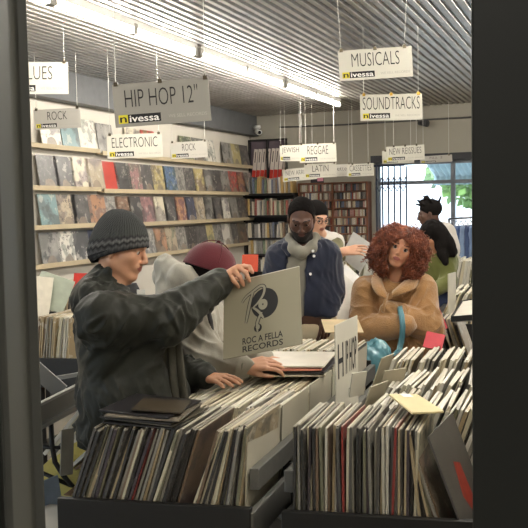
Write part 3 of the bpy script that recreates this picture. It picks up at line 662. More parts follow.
def surfnet(D, lo, vx):
    s = D < 0; c = np.zeros(np.array(D.shape)-1, np.int8)
    cr = [(i, j, k) for i in (0, 1) for j in (0, 1) for k in (0, 1)]
    sh = D.shape
    for i, j, k in cr: c += s[i:sh[0]-1+i, j:sh[1]-1+j, k:sh[2]-1+k]
    mask = (c > 0) & (c < 8); ids = np.argwhere(mask); idx = np.full(mask.shape, -1, np.int32); idx[mask] = np.arange(len(ids))
    acc = np.zeros((len(ids), 3)); cnt = np.zeros(len(ids)); val = {q: D[ids[:, 0]+q[0], ids[:, 1]+q[1], ids[:, 2]+q[2]].astype(float) for q in cr}
    for q in cr:
        for ax in range(3):
            if q[ax]: continue
            q2 = list(q); q2[ax] = 1; q2 = tuple(q2); a, b = val[q], val[q2]; m = (a < 0) != (b < 0)
            t_ = np.where(m, a/np.where(m, a-b, 1), 0); p = np.array(q, float)[None].repeat(len(ids), 0); p[:, ax] += t_
            acc[m] += p[m]; cnt[m] += 1
    V = lo + vx*(ids + acc/np.maximum(cnt, 1)[:, None]); Q = []
    for ax in range(3):
        a = [slice(None)]*3; b = [slice(None)]*3; a[ax] = slice(0, -1); b[ax] = slice(1, None)
        ch = s[tuple(a)] != s[tuple(b)]; e = np.argwhere(ch); u, w = [(1, 2), (2, 0), (0, 1)][ax]
        ok = (e[:, u] > 0) & (e[:, w] > 0) & (e[:, u] < sh[u]-1) & (e[:, w] < sh[w]-1); e = e[ok]
        def cell(du, dw):
            g = e.copy(); g[:, u] -= du; g[:, w] -= dw; return idx[g[:, 0], g[:, 1], g[:, 2]]
        q = np.stack([cell(1, 1), cell(0, 1), cell(0, 0), cell(1, 0)], 1)
        flip = ~s[tuple(e.T)]; q[flip] = q[flip][:, ::-1]; Q.append(q)
    Q = np.concatenate(Q); Q = Q[(Q >= 0).all(1)]; return V, Q
def vnoise(p, seed=0):
    p = np.asarray(p, float); i = np.floor(p).astype(np.int64); f = p-i; f = f*f*(3-2*f); out = 0
    for dx in (0, 1):
        for dy in (0, 1):
            for dz in (0, 1):
                h = ((i[:, 0]+dx)*374761393+(i[:, 1]+dy)*668265263+(i[:, 2]+dz)*2147483647+seed*974711) & 0x7fffffff
                h = (h ^ (h >> 13))*1274126177 & 0x7fffffff; h = (h ^ (h >> 16)) & 0xffff
                w = (f[:, 0] if dx else 1-f[:, 0])*(f[:, 1] if dy else 1-f[:, 1])*(f[:, 2] if dz else 1-f[:, 2]); out = out+w*h/65535.0
    return out*2-1
def folds(amp, freq, stretch=(1, 1, .35), seed=1, sharp=True, dirs=None):
    """cloth folds: ridged noise, long along one or two directions"""
    def fn(V):
        w = np.stack([vnoise(V*5+7, seed+5), vnoise(V*5+17, seed+6), vnoise(V*5+31, seed+7)], 1)*.04
        if dirs is None:
            P = (V+w)*freq*np.array(stretch)
            r = (1-2*np.abs(vnoise(P, seed))) if sharp else vnoise(P, seed)
            return amp*(r*.7+.4*vnoise(P*2.1+3, seed+2))
        out = 0
        for i, (d, sq) in enumerate(dirs):
            d = np.array(d, float); d /= np.linalg.norm(d); P = V+w; P = (P-np.outer(P@d, d)*(1-sq))*freq
            n = vnoise(P, seed+i*3); r = (1-np.abs(n))**2.2; msk = np.clip(.5+1.1*vnoise(V*7+i*9, seed+20+i), 0, 1)
            out = out + (r-.45)*msk + .25*vnoise(P*2.3, seed+i+11)*msk
        return amp*out
    return fn
def fobj(name, F_, mats, parent, disp=None, matfn=None):
    V, Q = F_.build()
    me = bpy.data.meshes.new(name); me.vertices.add(len(V)); me.vertices.foreach_set('co', V.ravel())
    me.loops.add(len(Q)*4); me.loops.foreach_set('vertex_index', Q.ravel().astype(np.int32))
    me.polygons.add(len(Q)); me.polygons.foreach_set('loop_start', np.arange(0, len(Q)*4, 4, dtype=np.int32))
    me.polygons.foreach_set('use_smooth', np.ones(len(Q), bool)); me.update(calc_edges=True)
    if disp is not None:
        N = np.empty(len(V)*3); me.vertices.foreach_get('normal', N); N = N.reshape(-1, 3); V = V+N*disp(V)[:, None]
        me.vertices.foreach_set('co', V.ravel()); me.update()
    for m in (mats if isinstance(mats, (list, tuple)) else [mats]): me.materials.append(m)
    if matfn is not None:
        me.polygons.foreach_set('material_index', matfn(V[Q].mean(1)).astype(np.int32))
    me.update(); return link(name, me, parent)
def basis(fwd, up):
    y = Vector(fwd).normalized(); z = Vector(up); z = (z-y*z.dot(y)).normalized(); x = y.cross(z)
    return Matrix((x, y, z)).transposed()          # columns: right-of-face, forward, up
class Head:
    def __init__(s, c, fwd, up=(0, 0, 1), sc=1.0): s.c = Vector(c); s.R = basis(fwd, up); s.s = sc
    def P(s, x, y, z): return s.c + s.R @ Vector((x, y, z))*s.s
    def inv(s, V): return (np.asarray(V)-np.array(s.c)) @ np.array(s.R)/s.s
    def add(s, f, female=False, lid=False):
        k = s.s; R_ = np.array(s.R); P = s.P
        f.ell(P(0, -.018, .032), np.array((.074, .094, .083))*k, R_, .02)
        f.ell(P(0, .028, -.028), np.array((.064 if female else .060, .058, .078))*k, R_, .025)
        f.ell(P(0, .062, -.094), np.array((.022, .018, .018))*k*(.9 if female else 1.05), R_, .02)
        for x in (-1, 1):
            f.cone(P(x*.054, -.008, -.045), P(x*.020, .052, -.094), .020*k, .016*k, .022)
            f.ell(P(x*.040, .052, -.018), np.array((.020, .024, .022))*k, R_, .02)
            f.ell(P(x*.076, -.008, -.004), np.array((.007, .017, .030))*k, R_, .008)
            f.cone(P(x*.014, .084-.006*female, .022), P(x*.046, .068, .022), .011*k-.003*female, .009*k, .012)
            if lid: f.ell(P(x*.031, .0735, .0075), np.array((.0145, .0140, .0095))*k, R_, .003)
            f.ell(P(x*.031, .096, .002), np.array((.017, .014, .011))*k, R_, .012, True)
            f.cone(P(x*.019, .0835, .0085), P(x*.043, .0780, .0085), .0042*k, .0040*k, .003)
            f.cone(P(x*.021, .0815, -.0085), P(x*.042, .0765, -.0070), .0036*k, .0034*k, .003)
            f.ell(P(x*.031, .070, .002), np.array((.015, .012, .0115))*k, R_, .004)
            f.ell(P(x*(.011-.0025*female), .096-.004*female, -.036+.004*female), np.array((.009, .010, .007))*k*(.85 if female else 1), R_, .006)
        f.cone(P(0, .085-.004*female, .014), P(0, .105-.004*female, -.030+.004*female), .007*k, (.0085 if female else .0102)*k, .010)
        f.ell(P(0, .075, -.058), np.array((.026, .016, .020))*k, R_, .014)
        f.ell(P(0, .0865, -.0540), np.array((.020, .0070, .0044))*k, R_, .005)
        f.ell(P(0, .0855, -.0638), np.array((.016, .0072, .0050))*k, R_, .005)
        f.cone(P(-.021, .0930, -.0588), P(.021, .0930, -.0588), .0020*k, .0020*k, .003, True)
    def skin_parts(s, brow=True, beard=False, thin=.0042):
        """0 skin 1 lips 2 brows/beard"""
        def fn(C):
            q = s.inv(C); x, y, z = np.abs(q[:, 0]), q[:, 1], q[:, 2]; out = np.zeros(len(q))
            out[(x < .023-np.abs(z+.0595)*1.1) & (y > .076) & (z < -.0490) & (z > -.0700)] = 1
            if brow: out[(x > .013) & (x < .050) & (y > .055) & (np.abs(z-(.0255+.08*(.03-np.abs(x-.041)))) < thin)] = 2
            if beard: out[(z < -.050) & (z > -.14) & (y > -.01) & ~((out == 1)) & (x < .075) & (q[:, 1] > -.02) & (np.linalg.norm(q, axis=1) < .17)] = 2; out[(z < -.040) & (z > -.0475) & (y > .085) & (x < .028)] = 2
            return out
        return fn
    def eyes(s, parent, iris=(60, 40, 28), gaze=None, sz=1.0, white=(168, 158, 150)):
        for x in (-1, 1):
            c = s.P(x*.031, .0742, .0015); r = .0122*s.s*sz; m = MB(); fw = s.R @ Vector((0, 1, 0))
            if gaze is not None: fw = (fw + (Vector(gaze)-c).normalized()*1.2).normalized()
            sd = fw.cross(Vector((0, 0, 1))).normalized(); up = sd.cross(fw)
            P = [[c + (fw*math.cos(a)+(sd*math.cos(b)+up*math.sin(b))*math.sin(a))*r for b in [2*math.pi*j/14 for j in range(14)]] for a in [0.001, .26, .64, .7, .85, 1.1, 1.5]]
            for i in range(6): m.grid([P[i], P[i+1]], 1 if i == 0 else 2 if i < 2 else 0, True)
            ob('eye', m, [M('eye_white_%d' % white[0], white, .3), M('pupil', (14, 12, 12), .15), M('iris_%d' % iris[0], iris, .2)], parent, True)
def hand(f, wrist, d, back, curl=(.5, .5, .5, .5), size=1.0, thumb=1, spread=.06, thumb_open=.7, bend0=None):
    """palm, four unequal jointed fingers, thumb from the side near the wrist. d: wrist->knuckles, back: back of hand, thumb: side"""
    w = Vector(wrist); y = Vector(d).normalized(); z = Vector(back); z = (z-y*z.dot(y)).normalized(); x = y.cross(z)*thumb
    S = size; k0 = [(.033, .088), (.011, .092), (-.011, .088), (-.031, .080)]; ln = [(.042, .026, .021), (.047, .030, .022), (.043, .028, .022), (.033, .021, .019)]
    f.cone(w-y*.03*S, w+y*.02*S, .026*S, .026*S, .012)
    for i, (a, b) in enumerate(k0):
        kn = w + (x*a+y*b)*S
        f.cone(w+(x*a*.55+y*.012)*S-z*.002, kn, .0145*S, .0115*S, .012)
        ang = (bend0[i] if bend0 else curl[i]*.7); p = kn; sp = spread*(1.5-i)
        for j, L in enumerate(ln[i]):
            dd = (y*math.cos(ang)-z*math.sin(ang)+x*math.sin(sp)).normalized(); q = p+dd*L*S
            f.cone(p, q, (.0095, .0086, .0078)[j]*S, (.0086, .0078, .0066)[j]*S, .0035); p = q; ang += curl[i]
    p = w+(x*.022+y*.018-z*.006)*S; dd = (x*math.sin(thumb_open)+y*math.cos(thumb_open)-z*.35).normalized(); q = p+dd*.045*S
    f.cone(p, q, .015*S, .0115*S, .012); d2 = (dd+y*.5-x*.1).normalized(); r_ = q+d2*.032*S; f.cone(q, r_, .011*S, .0095*S, .004); d3 = (d2+y*.3).normalized(); f.cone(r_, r_+d3*.026*S, .0095*S, .0075*S, .004)
def skin(name, rgb):
    if name in MATS: return MATS[name]
    t = NT(name); c = lin(rgb); nz = t.noise(28, 4, t.coord()); t.l(t.mix(nz, tuple(x*.9 for x in c), tuple(min(1, x*1.08) for x in c)), t.b.inputs['Base Color'])
    t.b.inputs['Roughness'].default_value = .5; setin(t.b, 'Subsurface Weight', .08); setin(t.b, 'Subsurface Radius', (.01, .004, .002)); t.bump(t.noise(220, 2, t.coord()), .05, .002); return reg(name, t)
def cloth(name, rgb, bscale=300, bump=.25, var=.15, nscale=12, rough=.85, sheen=.2):
    return M(name, rgb, rough, 0, var, nscale, bump, bscale, .25, None, sheen)
def legs(e, hipc, side, r0, mat_, shoe, foot_fwd, name='trousers', spread=.10):
    h = Vector(hipc); s = Vector(side).normalized(); fw = Vector(foot_fwd).normalized(); f = Field(.010, .03)
    f.ell(h, (.165, .145, .13), np.array(basis(fw, (0, 0, 1))))
    for k in (-1, 1):
        a = h+s*k*spread; kn = Vector((a.x+fw.x*.03, a.y+fw.y*.03, h.z*.53)); an = Vector((a.x-fw.x*.01, a.y-fw.y*.01, .07))
        f.chain([a, kn, an], [r0, r0*.78, r0*.66])
    fobj(name, f, mat_, e, folds(.005, 22, (1, 1, .6), 4))
    for k in (-1, 1):
        a = h+s*k*spread; b = Vector((a.x, a.y, .045)); f = Field(.008, .02); f.cone(b-fw*.05, b+fw*.10, .048, .045); f.ell(b+Vector((0, 0, .03)), (.05, .05, .06)); f.ell(b-Vector((0, 0, .06)), (.3, .3, .017), None, .004, True)
        fobj('shoe', f, shoe, e)
SHOE = M('shoe_leather', (40, 38, 36), .5)

# ------------------------------------------------------------------ people
V3 = Vector
# ---- A: man in a knit beanie and dark jacket, holding up the sleeve
A_SK = skin('skin_warm', (196, 146, 116)); LIPA = M('lips_rose', (160, 98, 86), .45); BROWA = M('dark_brows', (34, 26, 22), .8)
e = thing('person', 'person in dark patterned knit beanie and dark olive jacket holding up a record sleeve', 'person', V3((at(120, 300, 3.2).x, 3.2, 0)))
hA = Head(at(121, 249, 3.2), (1, -.22, -.20), (.22, 0, 1), 1.0)
sR, sL = at(103, 318, 3.00), at(114, 312, 3.40); nb = at(112, 292, 3.20)
elR, wrR = at(166, 319, 3.07), at(221, 281, 3.275)
elL, wrL = at(168, 366, 3.42), at(207, 377, 3.29)
# the sleeve that he holds (its frame is needed for the fingers)
TL, TR = at(224, 284, 3.30), at(302.5, 265.5, 3.185); S_ = .318
hx = (TR-TL).normalized(); hz = V3((0, -hx.z/hx.y, 1)).normalized(); hy = hz.cross(hx); HR = Matrix((hx, hy, hz)).transposed()
hc = TL + hx*S_/2 - hz*S_/2
f = Field(.0042, .02); hA.add(f, False, True)
f.cone(hA.P(0, -.025, -.05), nb, .052, .058, .03); f.cone(nb, at(114, 318, 3.2), .06, .10, .04)
f.ell(at(117, 345, 3.2), (.11, .17, .22)); f.ell(at(121, 405, 3.2), (.12, .16, .2)); f.cone(sR, sL, .06, .06, .05)
f.chain([sR, elR, wrR], [.055, .045, .03]); f.chain([sL, elL, wrL], [.055, .045, .03])
# right hand: knuckles above the sleeve's corner, fingers over its front, thumb behind it
kn = [at(244, 266.5, 3.275), at(238, 267, 3.265), at(233.5, 270, 3.258), at(229, 274, 3.252)]
mid = [at(249.5, 267, 3.25), at(246, 272.5, 3.235), at(240, 277, 3.235), at(234, 281, 3.238)]
tip = [at(252.5, 272.5, 3.240), at(249.5, 281, 3.232), at(243.5, 285, 3.240), at(238.5, 287, 3.248)]
for i in range(4):
    f.cone(wrR + (kn[i]-wrR)*.12, kn[i], .017, .0115, .014)
    f.cone(kn[i], mid[i], .0102, .0092, .003); m1 = mid[i]*.45+tip[i]*.55 + V3((0, -.003, 0)); f.cone(mid[i], m1, .0092, .0084, .003); f.cone(m1, tip[i], .0084, .007, .003)
th0 = wrR+(kn[1]-wrR)*.35+V3((0, .018, -.005)); th1 = at(236, 279, 3.325); th2 = at(243, 283, 3.305)
f.cone(th0, th1, .015, .011, .012); f.cone(th1, th2, .0105, .0085, .004)
# left hand flat on the sleeves
hand(f, wrL, (at(222, 378.5, 3.22)-wrL), (0, -.25, 1), (.18, .16, .18, .22), .95, -1, .05, .5)
bodyA = fobj('body', f, [A_SK, LIPA, BROWA], e, None, hA.skin_parts())
hA.eyes(e, gaze=hc)
JK = cloth('olive_black_jacket', (37, 38, 32), 240, .2, .22, 10, .55, .05); JL = cloth('jacket_lining', (84, 78, 62), 200, .3)
f = Field(.0062, .035)
f.ell(at(115, 340, 3.2), (.145, .215, .22)); f.ell(at(122, 392, 3.2), (.165, .215, .21)); f.ell(at(124, 425, 3.2), (.175, .22, .12))
f.cone(sR+V3((0, 0, -.01)), sL, .082, .08, .05)
f.chain([sR, elR], [.092, .086], .04); f.cone(elR, wrR-(wrR-elR).normalized()*.01, .084, .056, .04)
f.cone(at(140, 325, 3.08), at(150, 395, 3.1), .05, .075, .06); f.cone(at(150, 330, 3.2), at(172, 392, 3.2), .05, .07, .06); f.cone(at(150, 330, 3.34), at(178, 388, 3.36), .06, .08, .06)
f.chain([sL, elL], [.088, .075], .04); f.cone(elL, wrL-(wrL-elL).normalized()*.01, .074, .050, .03)
f.cone(nb+V3((-.012, 0, .045)), at(108, 306, 3.2), .074, .115, .04)               # stand collar
f.cone(at(97, 290, 3.2), at(86, 300, 3.2), .06, .055, .04); f.cone(at(90, 292, 3.1), at(90, 292, 3.3), .045, .045, .04)   # hood rolled behind the neck
f.cone(hA.P(0, -.01, -.03), nb+V3((.022, 0, .0)), .060, .056, .012, True); f.cone(hA.P(0, .05, -.08), nb+V3((.12, 0, .06)), .05, .05, .015, True)
f.ell(at(122, 452, 3.2), (.5, .5, .055), None, .01, True)
fobj('jacket', f, JK, e, folds(.019, 25, seed=3, dirs=[((.5, .1, -1), .16), ((-.75, .2, -.9), .2)]))
m = MB(); P = []
for i in range(13):          # the open front hangs in pleats
    v_ = i/12; row_ = []
    for j in range(57):
        u_ = j/56; px = 138+u_*(44+8*v_); py = 331+u_*10+v_*(70-u_*6); ph = u_*2*math.pi*5.2+.5*math.sin(v_*3)
        row_.append(at(px+1.2*math.sin(ph*1.3), py, 3.05+.10*u_+(.004+.013*v_)*math.sin(ph)))
    P.append(row_)
m.grid(P); o = ob('jacket_front', m, cloth('jacket_front_cloth', (58, 56, 47), 240, .2, .2, 10, .6, .05), e, True); q = o.modifiers.new('t', 'SOLIDIFY'); q.thickness = .004
f = Field(.005, .01); d_ = (wrR-elR).normalized(); f.ccone(wrR-d_*.035, wrR+d_*.008, .052, .050); f.ccone(wrR-d_*.01, wrR+d_*.03, .040, .040, .004, True); fobj('cuff', f, JK, e)
f = Field(.005, .01); d_ = (wrL-elL).normalized(); f.ccone(wrL-d_*.035, wrL+d_*.006, .047, .045); f.ccone(wrL-d_*.01, wrL+d_*.03, .036, .036, .004, True); fobj('cuff', f, JK, e)
o = ob('shirt', MB().tube([at(121, 286, 3.2), at(124, 300, 3.2)], [.06, .075], 16), M('black_tee', (36, 36, 38), .8), e, True)
ob('shirt_print', MB().box((0, 0, 0), (.03, .004, .018), Matrix.Translation(at(141, 292, 3.12))), WHT, e)
# knit beanie
t = NT('knit_beanie'); uvn = t.n('ShaderNodeUVMap'); sp_ = t.n('ShaderNodeSeparateXYZ'); t.l(uvn.outputs[0], sp_.inputs[0]); u, v = sp_.outputs[0], sp_.outputs[1]
zig = t.math('MULTIPLY', t.math('PINGPONG', t.math('MULTIPLY', u, 26), .5), .10)
bnd = t.math('SUBTRACT', v, zig)
rib = t.math('SINE', t.math('MULTIPLY', u, 2*math.pi*64)); row_ = t.math('SINE', t.math('MULTIPLY', v, 2*math.pi*34))
c = t.ramp(bnd, [(0, lin((40, 40, 42))), (.10, lin((104, 104, 104))), (.17, lin((26, 26, 28))), (.235, lin((122, 122, 120))), (.30, lin((46, 46, 48))), (.36, lin((74, 76, 74))), (.9, lin((66, 68, 68)))])
t.t.nodes[-1].color_ramp.interpolation = 'LINEAR' if hasattr(t.t.nodes[-1], 'color_ramp') else None
kn_ = t.math('MULTIPLY', rib, row_); t.l(t.mix(t.math('MULTIPLY_ADD', kn_, .22, .25), c, lin((22, 22, 24))), t.b.inputs['Base Color']); t.b.inputs['Roughness'].default_value = .95
t.bump(t.math('MULTIPLY_ADD', rib, .6, kn_), .6, .004); KNIT = reg('knit_beanie', t)
def dome(name, H_, rx, ry, rzt, zlow, mat_, parent, tilt=0.0, slouch=0, n=72, rows=26, thick=.006, power=2.3, back=0.0, tuck=0.0):
    m = MB(); P = []
    for i in range(rows+1):
        v_ = i/rows; row = []
        for j in range(n):
            a = 2*math.pi*j/n; cz = zlow + (rzt-zlow)*v_; q = max(0, 1-v_**power)**(1/2.2)*(1-tuck*max(0, 1-v_/.22)**1.5*(.5-.5*math.cos(a)))
            x = math.sin(a)*rx*q; y = math.cos(a)*ry*q - slouch*v_ - .012
            row.append(H_.P(x*(1+.02*math.sin(3*a)), y, cz + tilt*math.cos(a)*(1-v_) + back*(math.cos(a) < 0)*0))
        P.append(row)
    inn = [[H_.P(math.sin(2*math.pi*j/n)*(rx-thick), math.cos(2*math.pi*j/n)*(ry-thick)-.012, zlow+.02+tilt*math.cos(2*math.pi*j/n)) for j in range(n)]]
    m.grid(inn+P, 0, True); me = m.mesh(name, mat_, True)
    uv = me.uv_layers.new(name='UVMap'); R1 = len(P)+1
    for poly in me.polygons:
        for li in poly.loop_indices:
            vi = me.loops[li].vertex_index; uu = (vi % n)/n; vv = max(0, (vi//n-1)/rows)
            if uu == 0 and any((me.loops[q].vertex_index % n) == n-1 for q in poly.loop_indices): uu = 1
            uv.data[li].uv = (uu, vv)
    return link(name, me, parent)
dome('beanie', hA, .097, .116, .150, -.024, KNIT, e, .050, .012, power=2.1, tuck=.22)
legs(e, at(124, 436, 3.2), (0, 1, 0), .085, cloth('dark_trousers', (44, 44, 48)), SHOE, (1, 0, 0))

# ---- the held sleeve with its label mark
o = thing('record_sleeve', 'grey-cream record sleeve with black disc emblem, held up in the air', 'record', hc, HR)
SLV = M('held_sleeve_card', (142, 135, 114), .5, 0, .05, 5)
ob('sleeve', MB().box((0, 0, 0), (S_, .005, S_)), SLV, o, local=True, bevel=.001)
fy = -.0032
def LP(a, b): return V3(((a-.5)*S_, fy, (.5-b)*S_))
dc = LP(.545, .385); rr = .0555
ob('emblem_disc', MB().add([dc+V3((math.cos(k*math.pi/24)*rr, 0, math.sin(k*math.pi/24)*rr*1.12)) for k in range(48)], [tuple(range(48))]), INK, o, local=True)
GR = M('emblem_silver', (142, 137, 120), .5, 0, .05)
def ribbon(pts, w, y, mat_, name):
    m = MB(); pts = [LP(*p) for p in pts]; 
    # smooth the stroke
    for _ in range(2):
        q = [pts[0]]
        for a, b in zip(pts, pts[1:]): q += [a*.75+b*.25, a*.25+b*.75]
        pts = q+[pts[-1]]
    for i in range(len(pts)):
        d = (pts[min(i+1, len(pts)-1)]-pts[max(i-1, 0)]).normalized(); n_ = V3((-d.z, 0, d.x)); ww = w*(.55+.45*math.sin(math.pi*i/(len(pts)-1)))
        m.v += [tuple(pts[i]+n_*ww+V3((0, y, 0))), tuple(pts[i]-n_*ww+V3((0, y, 0)))]
        if i: j = 2*i; m.f.append((j-2, j-1, j+1, j)); m.mi.append(0)
    ob(name, m, mat_, o, local=True)
stem = [(.30, .60), (.33, .46), (.36, .32), (.40, .20)]
loop = [(.25, .32), (.30, .25), (.40, .20), (.50, .14), (.555, .17), (.54, .27), (.46, .37), (.40, .41)]
leg = [(.39, .41), (.47, .48), (.53, .58)]; tail = [(.51, .50), (.47, .56), (.44, .64), (.45, .74)]
for nm, p in (('stem', stem), ('loop', loop), ('leg', leg), ('tail', tail)):
    ribbon(p, .0082, -.0003, INK, 'emblem_outline'); ribbon(p, .0052, -.0007, GR, 'emblem_stroke')
c0 = LP(.525, .40)
ob('emblem_label', MB().add([c0+V3((math.cos(k*math.pi/12)*.019, -.0009, math.sin(k*math.pi/12)*.022)) for k in range(24)], [tuple(range(24))]).add([c0+V3((math.cos(k*math.pi/8)*.003, -.0011, math.sin(k*math.pi/8)*.004)) for k in range(16)], [tuple(range(16))], 1), [GR, INK], o, local=True)
c1 = LP(.455, .69)
ob('emblem_drop', MB().add([c1+V3((math.cos(k*math.pi/12)*.016, -.0004, math.sin(k*math.pi/12)*.017+(.028 if k == 6 else 0))) for k in range(24)], [tuple(range(24))]).add([c1+V3((math.cos(k*math.pi/12)*.0085, -.0012, math.sin(k*math.pi/12)*.011+.004)) for k in range(24)], [tuple(range(24))], 1), [INK, GR], o, local=True)
for txt, w, h, b in (('ROC A FELLA', .163, .026, .825), ('RECORDS', .163, .024, .925)):
    q = text('lettering', txt, w, h, LP(.51, b), INK, o, .012)
# pale paper strip along the opening edge
ob('opening_edge', MB().box((0, 0, S_/2-.0015), (S_, .0056, .003)), EDGE, o, local=True)

# ---- B: person in maroon cap and grey hoodie, bent over the sleeves
e = thing('person', 'person in maroon cap and light grey hoodie bent over the left bin', 'person', V3((at(175, 300, 3.8).x, 3.85, 0)))
hB = Head(at(210.5, 272, 3.62), (.85, .38, -.42), (.35, .1, 1), 1.0)
B_SK = skin('skin_light', (206, 158, 130)); HAIRD = M('black_hair', (22, 19, 18), .9, 0, .3, 60, .4, 300, .12)
nbB = at(192, 290, 3.66); sRb, sLb = at(190, 318, 3.52), at(200, 312, 3.86); elB, wrB = at(203, 358, 3.44), at(243, 366.5, 3.40)
f = Field(.0045, .02); hB.add(f, False, True)
f.cone(hB.P(0, -.03, -.05), nbB, .052, .06, .03); f.ell(at(188, 335, 3.72), (.13, .17, .2)); f.ell(at(180, 400, 3.8), (.13, .16, .2))
f.chain([sRb, elB, wrB], [.055, .042, .029]); elB2, wrB2 = at(232, 345, 3.75), at(262, 358, 3.62); f.chain([sLb, elB2, wrB2], [.055, .042, .029])
hand(f, wrB, at(256, 364.5, 3.40)-wrB, (-.1, -.55, 1), (.42, .40, .42, .48), 1.0, 1, .04, .4)
hand(f, wrB2, at(272, 362, 3.56)-wrB2, (0, -.4, 1), (.3, .3, .3, .3), .95, -1, .04, .4)
fobj('body', f, [B_SK, LIPA, BROWA], e, None, hB.skin_parts()); hB.eyes(e)
HOOD = cloth('grey_sweatshirt', (164, 160, 148), 260, .25, .10, 14)
f = Field(.0062, .035)
f.ell(at(186, 335, 3.72), (.165, .21, .22)); f.ell(at(178, 395, 3.8), (.165, .2, .22)); f.cone(sRb, sLb, .09, .09, .05)
f.cone(at(178, 305, 3.6), at(180, 330, 3.62), .10, .10, .05)
f.chain([sRb, elB], [.092, .078], .04); f.cone(elB, wrB-(wrB-elB)*.06, .078, .052, .04); f.chain([sLb, elB2], [.088, .07], .04); f.cone(elB2, wrB2, .07, .05, .03)
f.cone(nbB, at(190, 310, 3.68), .085, .12, .04)
f.cone(hB.P(0, 0, -.05), nbB+V3((.01, 0, 0)), .066, .062, .012, True)
f.ell(at(180, 440, 3.8), (.5, .5, .06), None, .01, True)
fobj('hoodie', f, HOOD, e, folds(.015, 22, seed=11, dirs=[((.4, .2, 1), .25), ((-.8, .2, .5), .3)]))
f = Field(.006, .03); f.chain([at(198, 288, 3.55), at(183, 277, 3.55), at(166, 266, 3.62), at(165, 276, 3.72), at(180, 290, 3.74)], [.04, .05, .04, .05, .045]); f.cone(at(163, 268, 3.62), at(172, 300, 3.6), .03, .075); f.cone(at(180, 280, 3.55), at(175, 302, 3.58), .04, .07)
fobj('hood', f, HOOD, e, folds(.012, 20, seed=12, dirs=[((.4, .3, -1), .25)]))
f = Field(.005, .01); d_ = (wrB-elB).normalized(); f.ccone(wrB-d_*.06, wrB+d_*.01, .050, .046, .01); f.ccone(wrB-d_*.0, wrB+d_*.03, .036, .036, .004, True); fobj('cuff', f, cloth('ribbed_cuff', (132, 132, 118), 400, .5), e)
m = MB(); m.tube([at(206, 300, 3.47), at(211, 322, 3.44), at(213, 342, 3.45)], .012, 8, flat=.4); ob('bag_strap', m, M('dark_strap', (48, 46, 46), .7), e, True)
hf = Field(.005, .01); Rb = np.array(hB.R); hf.ell(hB.P(0, -.02, .015), (.081, .101, .088), Rb); hf.ell(hB.P(0, .10, -.06), (.09, .09, .13), Rb, .012, True); hf.ell(hB.P(0, .0, -.12), (.2, .2, .05), Rb, .01, True)
for x in (-1, 1): hf.ell(hB.P(x*.08, .0, -.01), (.02, .022, .034), Rb, .006, True)
fobj('hair', hf, HAIRD, e)
CAPM = cloth('maroon_cotton', (86, 30, 38), 260, .25, .12, 10, .8)
cp = dome('cap', hB, .094, .116, .124, .006, CAPM, e, .012, .0, power=2.2)
ob('cap_seam', MB().tube([hB.P(0, .098*math.cos(a)-.014, .028+.106*math.sin(a)) for a in [math.pi*i/16 for i in range(17)]], .0022, 6).tube([hB.P(.088*math.cos(a), -.014, .028+.106*math.sin(a)) for a in [math.pi*i/16 for i in range(17)]], .0022, 6), CAPM, e, True)
ob('cap_button', MB().tube([hB.P(0, -.016, .128), hB.P(0, -.016, .138)], [.011, .006], 10), CAPM, e, True)
m = MB(); P = []
for i in range(7):
    v_ = i/6; P.append([hB.P(math.sin(a)*(.082+.006*v_), math.cos(a)*.098-.010+v_*.07*max(0, math.cos(a)), .024-.012*v_-.03*v_*math.sin(a)**2) for a in [-1.15+2.3*j/20 for j in range(21)]])
m.grid(P); o = ob('cap_brim', m, CAPM, e, True); so_ = o.modifiers.new('thick', 'SOLIDIFY'); so_.thickness = .004
legs(e, at(172, 430, 3.84), (.3, .95, 0), .085, cloth('dark_denim', (52, 56, 70)), SHOE, (1, .2, 0))

# ---- C: man in a navy jacket looking down
e = thing('person', 'person in navy jacket over grey hoodie and cream trousers, looking down', 'person', V3((at(304, 300, 4.75).x, 4.75, 0)))
hC = Head(at(301.5, 219, 4.70), (-.06, -.85, -.40), (0, -.2, 1), .95)
C_SK = skin('skin_deep', (84, 56, 44)); LIPC = M('lips_deep', (92, 58, 52), .45)
nbC = at(303, 240, 4.78); sRc, sLc = at(281, 258, 4.8), at(324, 257, 4.8)
elR_, wrR_ = at(274, 296, 4.82), at(282, 318, 4.62); elL_, wrL_ = at(330, 288, 4.84), at(326, 312, 4.74)
f = Field(.005, .02); hC.add(f, False, True)
f.cone(hC.P(0, -.03, -.05), nbC, .054, .062, .03); f.ell(at(303, 270, 4.8), (.17, .11, .2)); f.ell(at(304, 310, 4.8), (.16, .11, .2))
f.chain([sRc, elR_, wrR_], [.055, .045, .03]); f.chain([sLc, elL_, wrL_], [.055, .045, .03])
hand(f, wrL_, V3((-.05, -.25, -1)), V3((.5, -.8, .1)), (.35, .35, .35, .4), 1.0, 1, .03, .4); hand(f, wrR_, V3((.2, -.6, -.6)), V3((-.2, -.5, .7)), (.35, .35, .35, .4), 1.0, -1, .03, .4)
fobj('body', f, [C_SK, LIPC, M('beard_black', (24, 19, 17), .8, 0, .3, 90, .5, 350)], e, None, hC.skin_parts(True, True, .0019)); hC.eyes(e, (40, 26, 20), white=(104, 90, 82), gaze=at(262, 345, 3.9))
Rc = np.array(hC.R); hf = Field(.005, .01); hf.ell(hC.P(0, -.022, .032), (.0765*.95+.004, .098*.95+.003, .087*.95+.004), Rc); hf.ell(hC.P(0, .095, -.030), (.11, .092, .112), Rc, .006, True); hf.ell(hC.P(0, .0, -.13), (.2, .2, .07), Rc, .01, True)
for x in (-1, 1): hf.ell(hC.P(x*.084, .0, -.01), (.02, .022, .034), Rc, .006, True)
fobj('hair', hf, M('short_black_hair', (17, 14, 13), .95, 0, .3, 120, .6, 300, .1), e, folds(.0025, 130, (1, 1, 1), 8, False))
